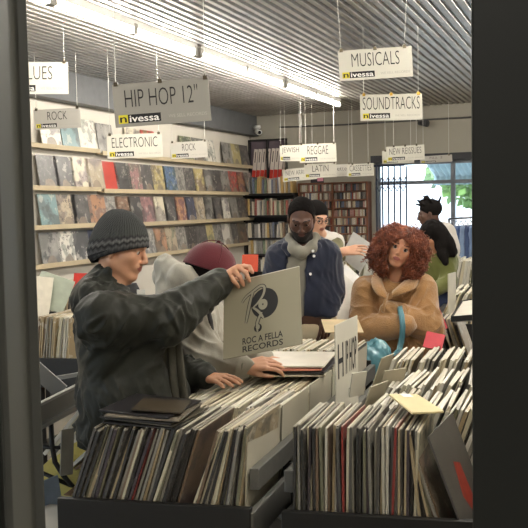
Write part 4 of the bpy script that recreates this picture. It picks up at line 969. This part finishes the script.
NAVY = cloth('navy_cotton', (33, 37, 53), 260, .2, .16, 10); GREYH = cloth('grey_hoodie_knit', (124, 120, 108), 260, .3, .1, 14)
f = Field(.007, .035)
f.ell(at(303, 268, 4.82), (.205, .145, .2)); f.ell(at(304, 296, 4.82), (.205, .155, .2)); f.cone(at(281, 256, 4.82), at(326, 255, 4.82), .078, .078, .03)
f.chain([sRc, elR_], [.084, .072], .03); f.cone(elR_, wrR_, .074, .055, .03); f.chain([sLc, elL_], [.09, .078], .04); f.cone(elL_, wrL_, .077, .056, .03)
f.cone(at(303, 246, 4.84), at(303, 262, 4.84), .09, .12, .04)
f.cone(hC.P(0, 0, -.06), nbC, .07, .072, .012, True)
f.cone(at(297.5, 240, 4.70), at(293, 335, 4.70), .056, .052, .012, True); f.cone(at(297.5, 240, 4.64), at(293, 335, 4.62), .056, .052, .012, True)
f.ell(at(304, 327, 4.82), (.6, .6, .075), None, .01, True)
fobj('jacket', f, NAVY, e, folds(.013, 22, seed=21, dirs=[((.1, 0, 1), .25), ((.7, 0, -.8), .3)]))
f = Field(.005, .015); f.chain([at(318, 241, 4.80), at(317, 247, 4.735), at(311, 254, 4.69)], [.020, .024, .012]); f.chain([at(287, 241, 4.80), at(286, 247, 4.735), at(289, 255, 4.69)], [.020, .024, .012]); f.chain([at(318, 241, 4.80), at(303, 239, 4.90), at(287, 241, 4.80)], [.02, .022, .02])
fobj('jacket_collar', f, NAVY, e)
f = Field(.006, .03); f.ell(at(300, 268, 4.79), (.13, .105, .17)); f.ell(at(298, 300, 4.79), (.13, .105, .2)); f.chain([at(291, 238, 4.78), at(294, 249, 4.70), at(302, 253, 4.67), at(311, 248, 4.70), at(315, 238, 4.78), at(303, 238, 4.92), at(291, 238, 4.78)], [.024]*7)
f.cone(hC.P(0, -.02, -.06), nbC, .062, .062, .012, True)
fobj('hoodie', f, GREYH, e, folds(.006, 16, (1, 1, .5), 22))
for px, py in ((313, 251), (314, 256), (310.5, 274)):
    ob('jacket_button', MB().tube([at(px, py, 4.70), at(px, py, 4.64)], .008, 10), WHT, e)
legs(e, at(305, 326, 4.84), (1, 0, 0), .09, cloth('cream_chinos', (196, 180, 150)), SHOE, (0, -1, 0))

# ---- D: person behind C, partly hidden
e = thing('person', 'person in glasses and olive sleeve, mostly hidden behind the navy jacket', 'person', V3((at(322, 260, 6.3).x, 6.3, 0)))
hD = Head(at(316.5, 218, 6.3), (.5, -.8, -.3), (0, 0, 1), 1.0); nbD = at(318, 234, 6.35); sRd, sLd = at(302, 245, 6.35), at(334, 243, 6.45); elD, wrD = at(331, 263, 6.2), at(343, 251.5, 6.0)
f = Field(.006, .02); hD.add(f); f.cone(hD.P(0, -.03, -.05), nbD, .05, .06, .03); f.ell(at(318, 268, 6.4), (.16, .11, .3)); f.chain([sLd, elD, wrD], [.052, .042, .029]); f.chain([sRd, at(298, 268, 6.3)], [.05, .04])
hand(f, wrD, V3((.8, -.2, .1)), V3((0, -.8, .6)), (.3, .3, .3, .3), 1.0, -1, .04, .4); fobj('body', f, [B_SK, LIPA, BROWA], e, None, hD.skin_parts()); hD.eyes(e)
Rd = np.array(hD.R); hf = Field(.006, .01); hf.ell(hD.P(0, -.02, .04), (.083, .103, .092), Rd); hf.ell(hD.P(0, .085, -.055), (.11, .085, .105), Rd, .012, True); hf.ell(hD.P(0, .0, -.13), (.2, .2, .07), Rd, .01, True); fobj('hair', hf, HAIRD, e)
m = MB()
for x in (-1, 1): m.tube([hD.P(x*.032+.021*math.cos(a), .094, .002+.017*math.sin(a)) for a in [2*math.pi*i/16 for i in range(17)]], .0022, 5)
m.tube([hD.P(-.011, .096, .006), hD.P(.011, .096, .006)], .002, 5)
for x in (-1, 1): m.tube([hD.P(x*.053, .09, .006), hD.P(x*.078, .0, .006)], .002, 5)
ob('glasses', m, M('glasses_black', (24, 24, 26), .3), e, True)
f = Field(.008, .03); f.ell(at(318, 262, 6.42), (.19, .14, .25)); f.ell(at(318, 300, 6.42), (.19, .14, .3)); f.cone(sRd, sLd, .08, .08); f.chain([sRd, at(298, 268, 6.3)], [.08, .06])
fobj('tee', f, cloth('white_tee', (206, 202, 196)), e, folds(.006, 16, (1, 1, .5), 31))
f = Field(.007, .02); f.cone(sLd, elD, .075, .066); f.cone(elD, wrD-(wrD-elD)*.35, .064, .05); fobj('sleeve', f, cloth('olive_sleeve', (112, 108, 78)), e, folds(.006, 16, (1, 1, .5), 32))
legs(e, at(318, 325, 6.42), (1, 0, 0), .085, cloth('dark_denim', (52, 56, 70)), SHOE, (0, -1, 0))

# ---- E: woman with curly auburn hair, arms crossed
e = thing('person', 'person with big curly auburn hair and camel teddy coat, arms crossed', 'person', V3((at(396, 300, 4.95).x, 4.95, 0)))
hE = Head(at(401, 248.5, 4.88), (-.22, -1, .02), (.40, .05, 1), .96)
E_SK = skin('skin_tan', (192, 136, 104)); LIPE = M('lips_mauve', (156, 88, 80), .35)
nbE = at(396, 280, 4.95); sRe, sLe = at(368, 293, 4.96), at(421, 291, 4.98)
e1, w1 = at(363, 329, 4.86), at(404, 326, 4.70); e2, w2 = at(427, 327, 4.88), at(390, 313, 4.80)
f = Field(.0042, .02); hE.add(f, True)
f.cone(hE.P(0, -.03, -.05), nbE, .045, .055, .03); f.ell(at(396, 310, 5.0), (.15, .10, .2)); f.ell(at(396, 345, 5.0), (.14, .10, .2))
f.chain([sRe, e1, w1], [.05, .04, .026]); f.chain([sLe, e2, w2], [.05, .04, .026])
hand(f, w1, V3((.6, .8, .1)), V3((.1, -1, .3)), (.4, .4, .4, .4), .92, 1, .03, .4); hand(f, w2, V3((-.5, .85, .0)), V3((-.1, -1, .3)), (.4, .4, .4, .4), .92, -1, .03, .4)
fobj('body', f, [E_SK, LIPE, M('auburn_brows', (70, 40, 28), .8)], e, None, hE.skin_parts(thin=.0028)); hE.eyes(e, (58, 38, 26), gaze=(0, 0, 1.68), sz=1.14)
m = MB()
for x in (-1, 1):
    m.tube([hE.P(x*(.031+.0145*math.cos(a)), .0875-.006*abs(math.cos(a)), .0035+.0085*math.sin(a)) for a in [math.pi*(.02+.96*i/8) for i in range(9)]], [.0008, .0016, .002, .002, .002, .002, .002, .0016, .0008], 5)
ob('eyelash', m, M('lash_black', (26, 18, 16), .6), e, True)
TEDDY = M('camel_teddy_fleece', (166, 126, 84), .95, 0, .22, 26, .8, 160, .1, None, .5)
f = Field(.0058, .035)
f.ell(at(395, 306, 5.0), (.195, .14, .2)); f.ell(at(396, 345, 5.0), (.215, .15, .25)); f.cone(sRe, sLe, .088, .088, .06)
f.cone(sRe, e1, .090, .090, .03); f.cone(sLe, e2, .090, .092, .03)
f.cone(e1, w1, .088, .066, .015); f.cone(e2, w2, .088, .066, .015)
f.cone(hE.P(0, 0, -.06), nbE+V3((0, .0, .01)), .062, .058, .012, True); f.cone(at(391, 278, 4.78), at(389, 289, 4.76), .045, .018, .02, True)
f.ell(at(396, 420, 5.0), (.6, .6, .12), None, .01, True)
fobj('teddy_coat', f, TEDDY, e, folds(.018, 16, seed=41, dirs=[((.5, 0, 1), .3), ((-.7, .1, .6), .35)]))
f = Field(.0055, .02); f.chain([at(377, 275, 4.98), at(396, 270, 5.08), at(414, 273, 4.99)], [.022, .026, .022]); fobj('collar', f, TEDDY, e, folds(.005, 20, (1, 1, 1), 42))
for inn, out_ in (([(379, 271, 5.0), (381, 279, 4.90), (384, 288, 4.82), (387, 296, 4.78)], [(371, 278, 4.95), (371, 287, 4.83), (376, 295, 4.77), (386, 300, 4.755)]), ([(413, 269, 5.0), (408, 277, 4.90), (400, 285, 4.82), (391, 293, 4.78)], [(420, 278, 4.95), (417, 288, 4.81), (406, 293, 4.76), (391, 298, 4.755)])):
    m = MB(); P = []
    for i in range(5):
        u_ = i/4; P.append([at(*p)*(1-u_)+at(*q)*u_+V3((0, -.022*math.sin(u_*2.6), .012*math.sin(u_*3.1))) for p, q in zip(inn, out_)])
    m.grid(P); o = ob('lapel', m, TEDDY, e, True); q = o.modifiers.new('t', 'SOLIDIFY'); q.thickness = .016; q.offset = 0; q = o.modifiers.new('s', 'SUBSURF'); q.levels = 2; q.render_levels = 2
ob('coat_placket', MB().tube([at(388, 293, 4.775), at(385, 302, 4.76), at(383, 312, 4.73)], [.010, .012, .012], 8, flat=.5), TEDDY, e, True)
f = Field(.006, .012); d_ = (w2-e2).normalized(); f.ccone(w2-d_*.06, w2-d_*.015, .074, .074, .01); fobj('cuff', f, TEDDY, e, folds(.004, 20, (1, 1, 1), 43))
# curly hair
HA = NT('auburn_curls'); co = HA.coord(); nz = HA.noise(26, 3, co); HA.l(HA.ramp(nz, [(.25, lin((72, 36, 25))), (.5, lin((122, 64, 42))), (.75, lin((166, 96, 64)))]), HA.b.inputs['Base Color']); HA.b.inputs['Roughness'].default_value = .42; HAIRE = reg('auburn_curls', HA)
Re = np.array(hE.R); hf = Field(.006, .02); hf.ell(hE.P(0, -.035, .015), (.128, .112, .118), Re); hf.ell(hE.P(-.085, -.04, -.07), (.070, .075, .075), Re); hf.ell(hE.P(.088, -.04, -.085), (.075, .075, .085), Re)
hf.ell(hE.P(0, .12, -.040), (.068, .13, .106), Re, .015, True); hf.ell(hE.P(0, .03, -.16), (.055, .12, .09), Re, .02, True)
hb = fobj('hair', hf, HAIRE, e, folds(.006, 34, (1, 1, 1), 44))
m = MB(); R_ = random.Random(12); down = V3((0, 0, -1)); n = 0
def inface(p, g=1.0): return (p.x/(.063*g))**2+((p.z+.038)/(.102*g))**2 < 1 and p.y > -.01
while n < 2100:
    a = R_.uniform(0, 2*math.pi); zz = R_.uniform(-.9, 1) if n % 5 else R_.uniform(.55, 1); rr_ = math.sqrt(max(0, 1-zz*zz)); sc_r = R_.uniform(.86, 1.03)
    lp = V3((math.cos(a)*rr_*.160*sc_r, -.035+math.sin(a)*rr_*.132*sc_r, .000+zz*.128*sc_r))
    if n % 4 == 0:
        x_ = R_.uniform(-.075, .075); y_ = R_.uniform(-.03, .115); lp = V3((x_, -.035+y_, .124*math.sqrt(max(.05, 1-(x_/.16)**2-(y_/.132)**2)))); a = 1.5; zz = .9
    if zz < .25: lp.x *= 1+.16*min(1, (.25-zz)/.5); lp.z -= .05*min(1, (.25-zz)/.6)
    if math.sin(a) < -.45 or inface(lp) or (abs(lp.x) < .07 and lp.z < -.1 and lp.y > 0): continue
    p0 = hE.P(*lp); out = (p0-hE.P(0, -.035, 0)).normalized(); side = hE.R @ V3((1 if lp.x > .02 else -1, .25, 0))
    tg = down*1.0 + side*max(0, zz)*1.3; tg = (tg - out*tg.dot(out)).normalized()
    axis = (tg + out*R_.uniform(.0, .22) + V3((R_.uniform(-.3, .3), R_.uniform(-.3, .3), R_.uniform(-.15, .15)))).normalized()
    L = R_.uniform(.04, .085); rad = R_.uniform(.004, .0085); turns = L/R_.uniform(.016, .024)
    if any(inface(V3(hE.inv([p0+axis*(L*q)])[0])) for q in (.5, 1)): L *= .35
    if inface(V3(hE.inv([p0+axis*L])[0])): continue
    s1 = axis.orthogonal().normalized(); s2 = axis.cross(s1); ph = R_.uniform(0, 6.28); N_ = int(turns*8)+4
    bend = out*R_.uniform(-.15, .15)*L
    pts = [p0+axis*(L*i/N_)+bend*(i/N_)**2+(s1*math.cos(ph+turns*6.283*i/N_)+s2*math.sin(ph+turns*6.283*i/N_))*rad*(.5+.5*min(1, i/6)) for i in range(N_+1)]
    m.tube(pts, [.0025*(1 if i < N_-3 else .6) for i in range(N_+1)], 4); n += 1
for k in range(420):          # short curls along the parting and hairline
    th_ = R_.uniform(-1.3, 1.3); g = R_.uniform(1.0, 1.55); x_, z_ = .063*g*math.sin(th_), -.038+.102*g*math.cos(th_)
    q = 1-(x_/.130)**2-((z_-.015)/.120)**2
    if q < 0: continue
    p0 = hE.P(x_, -.035+.116*math.sqrt(q), z_); out = (p0-hE.P(0, -.035, 0)).normalized(); sd = 1 if x_ > -.004 else -1
    axis = (hE.R @ V3((sd, R_.uniform(-.3, .1), R_.uniform(-.6, .3))) + out*.1); axis = (axis-out*axis.dot(out)*.8).normalized(); L = R_.uniform(.025, .05); rad = R_.uniform(.004, .007); turns = L/.019
    s1 = axis.orthogonal().normalized(); s2 = axis.cross(s1); ph = R_.uniform(0, 6.28); N_ = int(turns*8)+4
    m.tube([p0+axis*(L*i/N_)+(s1*math.cos(ph+turns*6.283*i/N_)+s2*math.sin(ph+turns*6.283*i/N_))*rad*(.5+.5*min(1, i/6)) for i in range(N_+1)], [.0025]*(N_+1), 4)
ob('curl', m, HAIRE, hb, True)
legs(e, at(396, 372, 5.0), (1, 0, 0), .085, cloth('blue_denim', (60, 72, 98)), SHOE, (0, -1, 0))
# teal satin bag with its strap over her arm
TEAL = M('teal_satin', (84, 134, 146), .3, .0, .35, 7, 0, 60, .6)
e = thing('tote_bag', 'teal satin tote bag with its strap looped over the camel coat arm', 'bag', at(371, 368, 4.35))
f = Field(.006, .03); f.ell(at(376, 354, 4.45), (.075, .06, .07)); f.ell(at(370, 368, 4.4), (.07, .05, .12)); f.cone(at(362, 372, 4.36), at(371, 395, 4.3), .05, .05)
fobj('bag_body', f, TEAL, e, folds(.03, 24, seed=51, dirs=[((.3, 0, 1), .25), ((-.5, 0, 1), .3)]))
m = MB()
for dx in (-1.3, .2, 1.7): m.tube([at(399+dx, 305, 4.82), at(400+dx, 310, 4.70), at(401.5+dx, 316, 4.632), at(402.5+dx, 326, 4.61), at(402+dx, 336, 4.62), at(399+dx, 350, 4.64), at(384, 362, 4.5)], .0085, 8, flat=.5)
ob('bag_strap', m, TEAL, e, True)

# ---- F and G: two people by the window
e = thing('person', 'person with long dark hair in an olive green sweater, seen from behind', 'person', V3((at(437, 260, 7.2).x, 7.2, 0)))
hF = Head(at(431, 236, 7.2), (-.75, .55, -.25), (.1, 0, 1), 1.0); nbF = at(436, 249, 7.22)
f = Field(.007, .02); hF.add(f, True); f.cone(hF.P(0, -.03, -.05), nbF, .05, .06, .03); f.ell(at(440, 268, 7.25), (.13, .12, .2)); f.ell(at(440, 300, 7.25), (.12, .11, .2)); fobj('body', f, [E_SK, LIPE, BROWA], e, None, hF.skin_parts()); hF.eyes(e)
f = Field(.007, .03); f.ell(hF.P(0, -.022, .034), (.092, .112, .100), np.array(hF.R)); f.chain([hF.P(0, -.08, .0), hF.P(.02, -.105, -.09), hF.P(.05, -.13, -.17)], [.072, .066, .045]); f.chain([at(440, 246, 7.12), at(443, 254, 7.10), at(446, 263, 7.08)], [.04, .036, .022]); f.ell(hF.P(0, .12, -.04), (.06, .07, .09), np.array(hF.R), .01, True)
fobj('hair', f, HAIRD, e, folds(.008, 26, (1, 1, .25), 61))
f = Field(.008, .03); f.ell(at(440, 264, 7.25), (.155, .13, .14)); f.ell(at(440, 280, 7.25), (.15, .13, .16)); f.chain([at(446, 258, 7.2), at(448, 282, 7.1), at(436, 290, 7.0)], [.075, .065, .05]); f.chain([at(432, 256, 7.3), at(428, 280, 7.2)], [.07, .06])
fobj('sweater', f, cloth('olive_sweater', (92, 95, 48)), e, folds(.008, 16, (1, 1, .5), 62))
legs(e, at(441, 300, 7.25), (.6, .8, 0), .088, cloth('navy_denim', (46, 56, 84)), SHOE, (-.8, .5, 0))
e = thing('person', 'person with spiky black hair in a pale grey hoodie by the window', 'person', V3((at(437, 230, 7.9).x, 7.9, 0)))
hG = Head(at(428.5, 214, 7.9), (-.95, .1, -.15), (0, 0, 1), 1.0); nbG = at(435, 227, 7.95)
f = Field(.007, .02); hG.add(f); f.cone(hG.P(0, -.03, -.05), nbG, .055, .065, .03); f.ell(at(440, 250, 8.0), (.14, .17, .2)); f.ell(at(440, 290, 8.0), (.13, .16, .25)); fobj('body', f, [C_SK, LIPC, BROWA], e, None, hG.skin_parts()); hG.eyes(e)
f = Field(.007, .012); f.ell(hG.P(0, -.03, .045), (.085, .105, .09), np.array(hG.R)); f.ell(hG.P(0, .09, -.05), (.11, .08, .10), np.array(hG.R), .01, True); R_ = random.Random(4)
for k in range(34):
    a = R_.uniform(0, 6.28); b = R_.uniform(.1, 1.2); d_ = V3((math.sin(b)*math.cos(a), math.sin(b)*math.sin(a)*1.0, math.cos(b))); p = hG.P(d_.x*.07, -.03+d_.y*.09, .05+d_.z*.075); q = p+(hG.R @ (d_+V3((R_.uniform(-.4, .4), .5, R_.uniform(-.3, .3)))).normalized())*R_.uniform(.03, .065)
    f.cone(p, q, .013, .008, .006)
fobj('hair', f, HAIRD, e)
HG = cloth('pale_grey_hoodie', (186, 180, 172))
f = Field(.009, .04); f.ell(at(441, 248, 8.0), (.17, .20, .2)); f.ell(at(441, 285, 8.0), (.17, .19, .28)); f.cone(at(438, 238, 7.8), at(440, 238, 8.2), .09, .09); f.chain([at(444, 240, 7.78), at(447, 265, 7.72), at(436, 280, 7.7)], [.085, .075, .06]); f.cone(at(437, 228, 8.0), at(446, 231, 8.0), .06, .085); f.cone(hG.P(0, 0, -.06), nbG, .065, .06, .012, True)
fobj('hoodie', f, HG, e, folds(.010, 13, (1, 1, .5), 63))
legs(e, at(441, 300, 8.0), (0, 1, 0), .09, cloth('dark_trousers', (44, 44, 48)), SHOE, (-1, 0, 0))

# ------------------------------------------------------------------ the rest of the shop
# clothes rail with denim by the window
e = thing('clothes_rail', 'metal clothes rail with hanging denim by the shop window', 'clothes rail', at(460, 230, 10.4))
r0, r1 = at(449, 219, 10.6), at(480, 217, 10.2); MET = M('rail_metal', (150, 150, 154), .3, .9)
ob('rail', MB().tube([r0, r1], .014, 8), MET, e, True)
for p in (r0, r1): ob('post', MB().tube([V3((p.x, p.y, 0)), p], .014, 8), MET, e, True)
for k in range(6):
    p = r0+(r1-r0)*(.1+.15*k); col = [(96, 120, 158), (70, 92, 132), (120, 140, 168), (58, 74, 108), (104, 126, 160), (80, 100, 140)][k]; nm = ['mid blue', 'dark blue', 'faded blue', 'navy blue', 'light blue', 'worn blue'][k]
    g = thing('denim_jacket', f'{nm} denim garment on the clothes rail, {nth(k+1)} from its left end', 'garment', p, None, 'garments on the clothes rail')
    ob('hanger', MB().tube([p+V3((0, 0, .02)), p+V3((0, 0, -.03))], .004, 6).tube([p+V3((0, -.16, -.10)), p+V3((0, 0, -.03)), p+V3((0, .16, -.10))], .006, 6), MET, g, True)
    f = Field(.011, .03); f.cone(p+V3((0, -.15, -.13)), p+V3((0, .15, -.13)), .035, .035); f.cone(p+V3((0, 0, -.15)), p+V3((0, 0, -.55)), .05, .055); f.cone(p+V3((0, -.12, -.15)), p+V3((0, -.13, -.6)), .045, .05); f.cone(p+V3((0, .12, -.15)), p+V3((0, .13, -.6)), .045, .05)
    fobj('cloth', f, cloth('denim_'+nm.replace(' ', '_'), col, 300, .2, .2, 9), g, folds(.008, 16, (1, 1, .4), 70+k))

# stuff: the remaining, smaller sleeves further back
VC = NT('far_sleeves'); at_ = VC.n('ShaderNodeVertexColor'); at_.layer_name = 'Col'; nz = VC.noise(18, 3, VC.coord()); VC.l(VC.mix(VC.math('MULTIPLY', VC.math('GREATER_THAN', nz, .6), .5), at_.outputs[0], lin((210, 204, 190))), VC.b.inputs['Base Color']); VC.b.inputs['Roughness'].default_value = .45; FAR = reg('far_sleeves', VC)
fm = MB(); fcol = []; RF = random.Random(21)
def far_row(O, U, V, n, step, lean, cols, dep=.315, h=.315, fill=(.6, .95)):
    U = V3(U).normalized(); V = V3(V).normalized()
    for k in range(n):
        le = lean+RF.uniform(-.05, .05); up = V3((0, 0, 1))*math.cos(le)+U*math.sin(le); rt = U*math.cos(le)-V3((0, 0, 1))*math.sin(le)
        p = O+U*(step*k)+V*RF.uniform(-.01, .01)+V3((0, 0, RF.uniform(-.006, .006))); w = step*RF.uniform(*fill)
        X = Matrix((rt, V, up)).transposed().to_4x4(); X.translation = p
        fm.box((0, dep/2, h/2), (w, dep, h), X); c = lin(SP[RF.choice(cols)]); fcol.extend([c, tuple(x*.4+y*.6 for x, y in zip(c, lin((206, 197, 178))))]+[c]*4)  # paler top faces: inner sleeve paper plus light from above
UB, VB = BU, BV
for O_, a0, a1, b_, z_, n_ in ((OL, 0, .56, 1.05, .675, 52), (OL, .12, .58, 1.42, .70, 40), (OR, .03, .80, 1.08, .735, 70)):
    far_row(LB(O_, a0, b_, z_), UB, VB, n_, (a1-a0)/n_, .30 if O_ is OR else .12, LIGHTS, fill=(.6, .9))
def far_bin(x0px, x1px, ypx_top, Y, label, rows, cols, lean, n, ztop=1.03, depth=None, box=True, front_drop=.22, mat_=None):
    p0 = at(x0px, ypx_top, Y); p1 = at(x1px, ypx_top, Y); w = (p1-p0).dot(UB)*1.0; O = V3((p0.x, p0.y, 0)); z0 = p0.z-.305
    for r_ in range(rows): far_row(O+VB*(.01+.35*r_)+V3((0, 0, z0)), UB, VB, n, w/n, lean, cols)
    if box:
        e = thing('record_bin', label, 'record bin', O+UB*(w/2)+VB*(.18*rows)); L = .35*rows+.02; mm = mat_ or BINM
        def bd(name, a0, a1, b0, b1, zz0, zz1): ob(name, MB().add([O+UB*a+VB*b+V3((0, 0, z)) for z in (zz0, zz1) for a, b in ((a0, b0), (a1, b0), (a1, b1), (a0, b1))], [(3, 2, 1, 0), (4, 5, 6, 7), (0, 1, 5, 4), (1, 2, 6, 5), (2, 3, 7, 6), (3, 0, 4, 7)]), mm, e)
        bd('tray_floor', 0, w+.12, 0, L, z0-.025, z0-.006); bd('front_board', -.01, w+.12, -.02, -.004, z0-.09, z0+.08)
        bd('side_board', -.02, -.004, -.02, L, z0-.06, z0+.14); bd('side_board', w+.12, w+.136, -.02, L, z0-.06, z0+.14)
        for a in (0, w+.08):
            for b in (.02, L-.06): bd('leg', a, a+.04, b, b+.04, 0, z0-.02)
        bd('lower_shelf', 0, w+.12, 0, L, .30, .32)
    return O, w, z0
TANS = ['tan', 'cream', 'brown', 'tan', 'olive', 'cream', 'white', 'grey']
far_bin(30, 68, 319, 4.9, 'black record bin of tan-edged sleeves behind the left window frame', 3, TANS, .12, 26)
far_bin(20, 78, 284, 7.0, 'record bin against the left wall, below the album covers', 1, DARKS+LIGHTS, .12, 30)
far_bin(204, 246, 330, 5.6, 'record bin by the left wall, behind the held sleeve', 2, LIGHTS+['red'], .3, 18)
far_bin(318, 352, 300, 5.6, 'grey record bin between the navy jacket and the camel coat', 2, LIGHTS, .2, 16, mat_=BING)
far_bin(322, 362, 262, 7.3, 'record bin in front of the brown rack', 3, LIGHTS+DARKS, .2, 22)
far_bin(428, 475, 320, 5.0, 'black record bin to the right behind the camel coat', 1, DARKS+LIGHTS, -.3, 20)
far_bin(434, 485, 292, 6.0, 'record bin to the right, in front of the olive sweater', 2, LIGHTS+TANS, .4, 22)
far_bin(446, 500, 262, 7.6, 'record table near the clothes rail', 2, LIGHTS, .2, 18)
far_row(at(44, 455, 4.15)+V3((0, 0, 0)), UB, VB, 12, .022, .75, LIGHTS+['tan'])
for px, py, Y, U_, n in ((42, 492, 3.9, (.9, -.3, .3), 10), (60, 500, 3.7, (1, -.2, 0), 8)): far_row(at(px, py, Y), UB, VB, n, .02, .9, ['cream', 'white', 'tan', 'brown'])
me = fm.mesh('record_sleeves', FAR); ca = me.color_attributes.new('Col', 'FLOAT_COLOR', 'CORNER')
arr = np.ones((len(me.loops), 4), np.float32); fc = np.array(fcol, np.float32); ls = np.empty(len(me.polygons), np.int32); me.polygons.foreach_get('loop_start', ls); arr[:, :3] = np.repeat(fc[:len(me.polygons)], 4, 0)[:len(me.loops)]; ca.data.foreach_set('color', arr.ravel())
o = link('record_sleeves', me); tag(o, 'further record sleeves packed in the bins at the back of the shop', 'records', None, 'stuff')

# loose single sleeves in the background
def stand_sleeve(px, py, Y, yaw, lean, pitch, rgb, label, size=.315, name='record_sleeve', cat='record', w=None):
    X = Matrix.Translation(at(px, py, Y)) @ Matrix.Rotation(math.radians(yaw), 4, 'Z') @ Matrix.Rotation(math.radians(pitch), 4, 'X') @ Matrix.Rotation(math.radians(lean), 4, 'Y')
    return tag(ob(name, MB().box((0, 0, 0), (w or size, .006, size), X), M('sleeve_%d_%d_%d' % rgb, rgb, .35, 0, .25, 14), bevel=.001), label, cat)
stand_sleeve(80, 293, 6.6, -15, 0, -15, (196, 58, 50), 'plain red record sleeve standing behind the beanie wearer', w=.13)
stand_sleeve(52, 292, 6.5, 10, 22, -20, (150, 157, 140), 'pale green record sleeve leaning over in the bin by the left wall', .27)
stand_sleeve(41, 297, 6.4, 10, 8, -18, (206, 198, 180), 'cream record sleeve leaning beside the pale green one by the left wall', w=.15)
stand_sleeve(214, 338, 5.4, -20, 12, -12, (186, 74, 54), 'red-orange record sleeve standing between the grey hoodie and the held sleeve')
stand_sleeve(212, 312, 5.7, -12, -6, -12, (210, 204, 190), 'white record sleeve behind the red-orange one, beside the held sleeve')
stand_sleeve(250, 263, 8.5, -18, 0, -10, (192, 76, 50), 'bright red-orange record sleeve propped before the black bookcase', .17)
stand_sleeve(357, 252, 6.2, -42, 28, -8, (184, 182, 178), 'large white divider card leaning left of the auburn hair', .22, 'divider_card', 'divider card')
stand_sleeve(346, 296, 5.3, 0, -42, -30, (226, 226, 222), 'white record sleeve lying slanted in the grey bin beside the navy jacket')
stand_sleeve(339, 302, 5.2, 0, -42, -30, (216, 214, 206), 'off-white record sleeve slanted beneath the whiter one in the grey bin')
stand_sleeve(342, 326, 4.45, 10, 8, -78, (206, 186, 150), 'tan record sleeve at the back of the left bin, near the navy jacket hand', .2)
stand_sleeve(434, 341, 4.5, -10, 14, -40, (196, 66, 76), 'pinkish red record sleeve lying behind the right bin, beside the camel coat', .10)
stand_sleeve(433, 322, 4.9, -10, -22, -10, (202, 84, 92), 'rose red record sleeve standing behind the lying one, right of the camel coat', .13)
stand_sleeve(452, 303, 5.6, 60, 0, 0, (206, 200, 184), 'tall cream divider card standing at the far right, past the camel coat', .4, 'divider_card', 'divider card', .16)
e = thing('sleeve_tray', 'small black open tray of white papers by the dark right frame', 'tray', at(460, 318, 4.6))
m = MB(); q = [at(452, 319, 4.6), at(478, 317, 4.5), at(480, 300, 4.9), at(462, 303, 4.95)]
for a, b in zip(q, q[1:]+q[:1]): m.bar(a, b, .012, .03)
ob('tray_frame', m, BINM, e); ob('paper_stack', MB().add([p+V3((0, 0, d)) for d in (-.02, .01) for p in q], [(3, 2, 1, 0), (4, 5, 6, 7), (0, 1, 5, 4), (1, 2, 6, 5), (2, 3, 7, 6), (3, 0, 4, 7)]), EDGE, e)
# empty grey bin and its folding stand in the left aisle
e = thing('empty_bin', 'empty grey-sided record bin in the left aisle, behind the window frame', 'record bin', at(60, 400, 3.7))
def rail(name, a, b, w, h, m_): ob(name, MB().bar(a, b, w, h), m_, e)
rail('side_panel', at(20, 424, 3.35), at(94, 387, 4.0), .012, .085, BING); rail('top_rail', at(20, 414, 3.35), at(94, 377, 4.0), .022, .012, M('steel_rail', (150, 150, 148), .35, .6)); rail('bottom_rail', at(20, 437, 3.33), at(95, 397, 3.98), .035, .018, MATS['steel_rail'])
rail('far_panel', at(28, 362, 4.0), at(62, 392, 4.0), .014, .075, BING); rail('far_rail', at(28, 383, 4.3), at(92, 372, 4.3), .02, .02, MATS['steel_rail'])
ob('tray_floor', MB().add([at(20, 436, 3.36), at(94, 398, 4.0), at(62, 396, 4.3), at(10, 410, 3.9)], [(0, 1, 2, 3)]), BINM, e)
m = MB(); m.tube([at(51, 424, 3.75), at(52, 445, 3.75), at(55, 462, 3.75), at(63, 475, 3.75), at(72, 486, 3.75), at(76, 520, 3.75)], .012, 8); ob('leg', m, BINM, e, True)
m = MB(); m.tube([at(36, 447, 3.75), at(70, 448, 3.75)], .009, 8).tube([at(36, 470, 3.75), at(74, 487, 3.75)], .010, 8).tube([at(28, 430, 3.85), at(28, 560, 3.85)], .012, 8); ob('cross_brace', m, BINM, e, True)
stand_sleeve(67, 452, 3.6, 40, 4, 0, (150, 148, 140), 'dusty clear plastic sleeve hanging under the empty grey bin', .2, 'plastic_sleeve', 'plastic sleeve', .06)
stand_sleeve(75, 470, 3.9, -20, 30, -60, (196, 182, 104), 'yellow record sleeve lying low on the floor under the empty bin')
stand_sleeve(60, 480, 3.8, -5, 20, -70, (206, 196, 120), 'pale yellow record sleeve beneath the bright yellow one on the low shelf', .28)
stand_sleeve(48, 497, 3.6, 60, 0, -10, (150, 170, 196), 'pale blue sleeve standing low by the left window frame', .15)
e = thing('floor_box', 'white box lid on the floor below the empty grey bin', 'box', at(52, 520, 3.4))
ob('lid', MB().box((0, 0, 0), (.3, .35, .03), Matrix.Translation(at(48, 524, 3.4)) @ Matrix.Rotation(-.3, 4, 'Z')), M('white_box', (206, 204, 196), .6), e)
